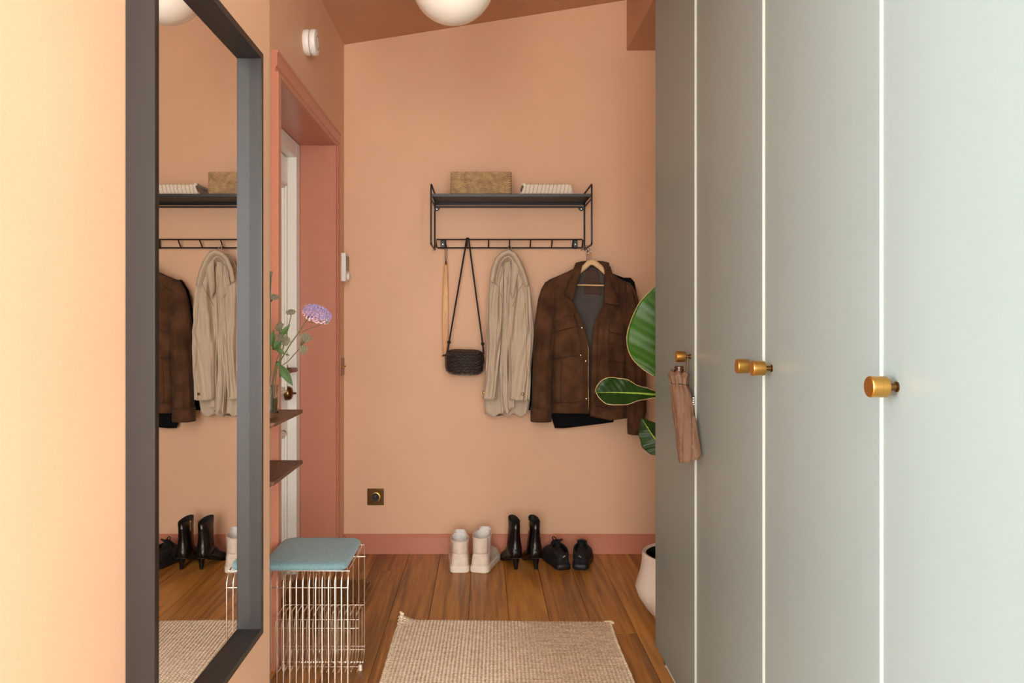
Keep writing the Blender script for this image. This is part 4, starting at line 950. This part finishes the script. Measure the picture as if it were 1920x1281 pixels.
th.part('display', MB().box(XL+.0335, XL+.0350, ty0+.012, ty1-.010, tz0+.052, tz1-.014), GREYSCREEN, bevel=.001)
th.part('dial', MB().lathe([(.018,0),(.018,.008),(.015,.011),(.001,.011)], (XL+.034, (ty0+ty1)/2, tz0+.026), 'x', 24), PLASTIC)
sy0, sy1 = 3.895, 3.978; sz = P(0,688,3.95).z
sw = Thing('light_switch', (XL, (sy0+sy1)/2, sz), 'brass toggle light switch below the thermostat', 'switch')
sw.part('plate', MB().box(XL, XL+.011, sy0, sy1, sz-.042, sz+.042), BRONZE, bevel=.0015)
sw.part('toggle', MB().tube([(XL+.010,3.936,sz),(XL+.020,3.934,sz+.003),(XL+.026,3.933,sz+.004)], [.004,.003,.0036], 10).lathe([(.008,0),(.007,.003)], (XL+.011,3.936,sz), 'x', 16), BRASS)
# globe lamp
gc = Vector(((849-VX)/F*2.684, 2.684, P(0,-35,2.684).z)); gr = .142
gl = Thing('globe_lamp', (gc.x, gc.y, ceil_z(gc.x)), 'round opal glass ceiling lamp', 'ceiling lamp')
prof = [(max(.001, gr*math.sin(PI*k/32)), -gr*math.cos(PI*k/32)) for k in range(30)]
gl.part('globe', MB().lathe(prof, gc, 'z', 56), OPAL, angle=180)
gl.part('stem', MB().lathe([(.03,gr-.014),(.03,gr+.02),(.012,gr+.025),(.012,ceil_z(gc.x)-gc.z-.015)], gc, 'z', 24), BRASS)
gl.part('canopy', MB().lathe([(.05,ceil_z(gc.x)-gc.z-.028),(.055,ceil_z(gc.x)-gc.z-.024),(.055,ceil_z(gc.x)-gc.z+.006)], gc, 'z', 32), BRASS)

# ------------------------------------------------------------------ umbrella on the far wardrobe knob
xk, yk, zk = .584-.012, 2.208+.0415, 1.066
um = Thing('folded_umbrella', (xk, yk, .82), 'folded mocha umbrella in its pouch hanging from a brass knob', 'umbrella')
def U(px, py, X): # point on the plane X = const seen at this pixel column
    y = X*F/(px-VX); return P(px, py, y)
ctr = [(697,1272,15),(702,1272.5,18.5),(708,1273,18.5),(714,1273.5,17),(719,1274,15.5),(722,1274.5,15.8),(728,1276,18),(740,1278,19.5),(765,1281.5,20.5),(800,1287,21.5),(830,1291.5,22.3),(848,1294,22.8),(857,1294.5,22.5),(861,1294.5,20)]
rings = []; N = 90; UK = 64
for i in range(N+1):
    t = i/N; py = 697+164*t; pc, hw_ = interp(ctr, py); y = 2.25-.095*t; C_ = P(pc, py, y); hwm = hw_/F*y; ring = []
    gath = max(0, 1-abs(py-719)/26); body_ = max(0, min(1, (py-735)/40))
    for k in range(UK):
        a = 2*PI*k/UK; ca_, sa = math.cos(a), math.sin(a); q_ = (abs(ca_)**(3.2)+abs(sa)**(3.2))**(-1/3.2) if py > 726 else 1
        f = gath*.0022*math.sin(a*11+nz(a, t*3)*2)+(1-gath)*.0012*nz(ca_*5, sa*5+t*3, 5)
        f -= body_*.0050*max(0, 1-abs(nz(ca_*1.6+t*2.1, sa*1.6-t*1.4, 9)*3.6))        # creases running down the nylon
        f += .0026*nz(ca_*1.8, sa*1.8, t*3.4)
        if py < 706: f += .0022*math.sin(a*7+1)
        rr = hwm*(.80+.20*q_)*(1.04 if q_ > 1.12 else 1)+f
        zt_ = ca_*(-.003 if py < 730 else .010*max(0, min(1, (py-815)/40)))+(.004*math.sin(a*6) if py < 704 else 0)
        ring.append(Vector((C_.x+rr*ca_, y+rr*.95*sa, C_.z+zt_)))
    rings.append(ring)
rings = [[Vector((min(p.x, .5825), p.y, p.z)) for p in r] for r in rings]
um.part('pouch', MB().loft(rings), UMB, angle=60)
dz = interp(ctr, 720)
yd = 2.25-.095*(23/164); cd_ = P(dz[0], 720, yd); rd = dz[1]/F*yd+.0012
um.part('drawstring', MB().tube([Vector((min(.582, cd_.x+rd*math.cos(a)), yd+rd*.95*math.sin(a), cd_.z-.003*math.cos(a)+.0012*math.sin(3*a))) for a in [2*PI*k/40 for k in range(40)]], .0012, 6, closed=True), SEAMU)
hc = P(1273, 694, 2.25)
um.part('handle', MB().lathe([(.0125,-.016),(.0135,-.010),(.0138,.000),(.0130,.003),(.0118,.0035),(.0118,.0050),(.0132,.0056),(.0132,.009),(.011,.0115),(.001,.0122)], hc, 'z', 24), AMBER)
j = P(1290, 718, 2.238)
mb = MB()
kx = .584-.010
for dy in (-.004, .004):
    mb.tube([j+Vector((-.004,dy*.3,.0)), (j+Vector((kx,yk,zk)))/2+Vector((-.003,dy,0)), Vector((kx,yk+dy*1.2,zk-.002)), Vector((kx,yk+dy*.9,zk+.0055))], .0022, 6, flat=((1,0,0), .6, 1.3))
mb.tube([Vector((kx,yk-.0045,zk+.005)), Vector((kx,yk,zk+.0072)), Vector((kx,yk+.0045,zk+.005))], .0022, 6)
um.part('wrist_strap', mb, UMB)
lp = P(1301, 752, 2.20); lp.x = .5785
lb = um.part('label_tab', MB().box(lp.x-.004, lp.x+.002, lp.y-.006, lp.y+.006, lp.z-.014, lp.z+.014), CORD, bevel=.001)
mb = MB()
for k, (dz, hgt) in enumerate(((.009,.004),(.003,.004),(-.003,.0045),(-.009,.004))):
    mb.box(lp.x-.0028, lp.x+.0012, lp.y-.0066, lp.y-.006, lp.z+dz-hgt*.4, lp.z+dz+hgt*.35)
um.part('label_print', mb, PLASTIC, lb)

# ------------------------------------------------------------------ potted strelitzia
pc = Vector((.785, 3.10, 0))
po = Thing('plant_pot', pc, 'off white clay pot standing beyond the wardrobe', 'pot')
po.part('pot_body', MB().lathe([(.085,0),(.105,.004),(.150,.050),(.180,.095),(.192,.128),(.187,.150),(.175,.185),(.168,.225),(.165,.262),(.162,.268),(.154,.268),(.150,.262)], pc, 'z', 64), TERRAPOT, angle=60)
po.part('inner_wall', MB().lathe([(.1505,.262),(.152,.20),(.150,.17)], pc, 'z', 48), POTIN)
so_ = po.part('soil', MB().lathe([(.155,.176),(.150,.178),(.05,.185),(.001,.186)], pc, 'z', 40), SOIL)
pt = Thing('strelitzia_plant', pc+Vector((0,0,.18)), 'broad leaved green strelitzia growing in the clay pot', 'plant')
big = [(0,.10),(.06,.45),(.16,.80),(.32,1),(.5,.97),(.7,.78),(.86,.45),(.95,.2),(1,.02)]
def pleaf(base, tip, wd, nrm, m, bend, start, edge=False, wave=.004, fold=.28, shape=None):
    mb, ln = leafm(base, tip, wd, nrm, bend, 160, 12, shape or big, wave, fold, .0011)
    lf = pt.part('leaf', mb, m, angle=180, solid=.0012)
    pt.part('midrib', MB().tube([ln(k/20) for k in range(21)], [.0055*(1-.85*k/20)+.0004 for k in range(21)], 8), RIB, lf)
    if edge:
        nu, nv = 24, 160; idx = [mb.v[j*(nu+1)+nu] for j in range(nv+1)]; idx2 = [mb.v[j*(nu+1)] for j in range(nv+1)]
        pt.part('leaf_edge', MB().tube(idx, .0012, 6).tube(idx2, .0012, 6), EDGE, lf)
    b = Vector(base); s0 = Vector(start); mid = (b+s0)/2+Vector(((b.x-s0.x)*-.18, 0, .02))
    pts = [s0*(1-t)**2+mid*2*t*(1-t)+b*t*t for t in [k/12 for k in range(13)]]
    pt.part('leaf_stalk', MB().tube(pts, [.013*(1-.55*k/12) for k in range(13)], 10), STEMM, lf)
    return lf
S = lambda dx, dy: pc+Vector((dx, dy, .17))
pleaf(P(1232,706,2.93), P(1252,520,3.02), .125, (-.30,-.92,.05), LEAF, -.015, S(-.03,-.02), True, .0025, .12)
pleaf(P(1246,742,2.97), P(1117,736,2.90), .054, (.05,-.86,.42), LEAFD, .010, S(-.05,.01), True, .004, .25, [(0,.25),(.2,.30),(.4,.55),(.6,.90),(.75,1),(.88,.88),(.95,.62),(.99,.28),(1,.05)])
pleaf(P(1250,850,3.0), P(1204,785,3.05), .055, (-.3,-.8,-.3), LEAFD, .01, S(-.045,.02), False, .004, .3)
pleaf(P(1310,560,3.15), P(1420,350,3.25), .14, (.3,-.9,.2), LEAF, -.02, S(.04,.02), True)
pleaf(P(1330,650,3.25), P(1330,430,3.40), .13, (0,-.9,.3), LEAF, -.02, S(.02,.05), True)
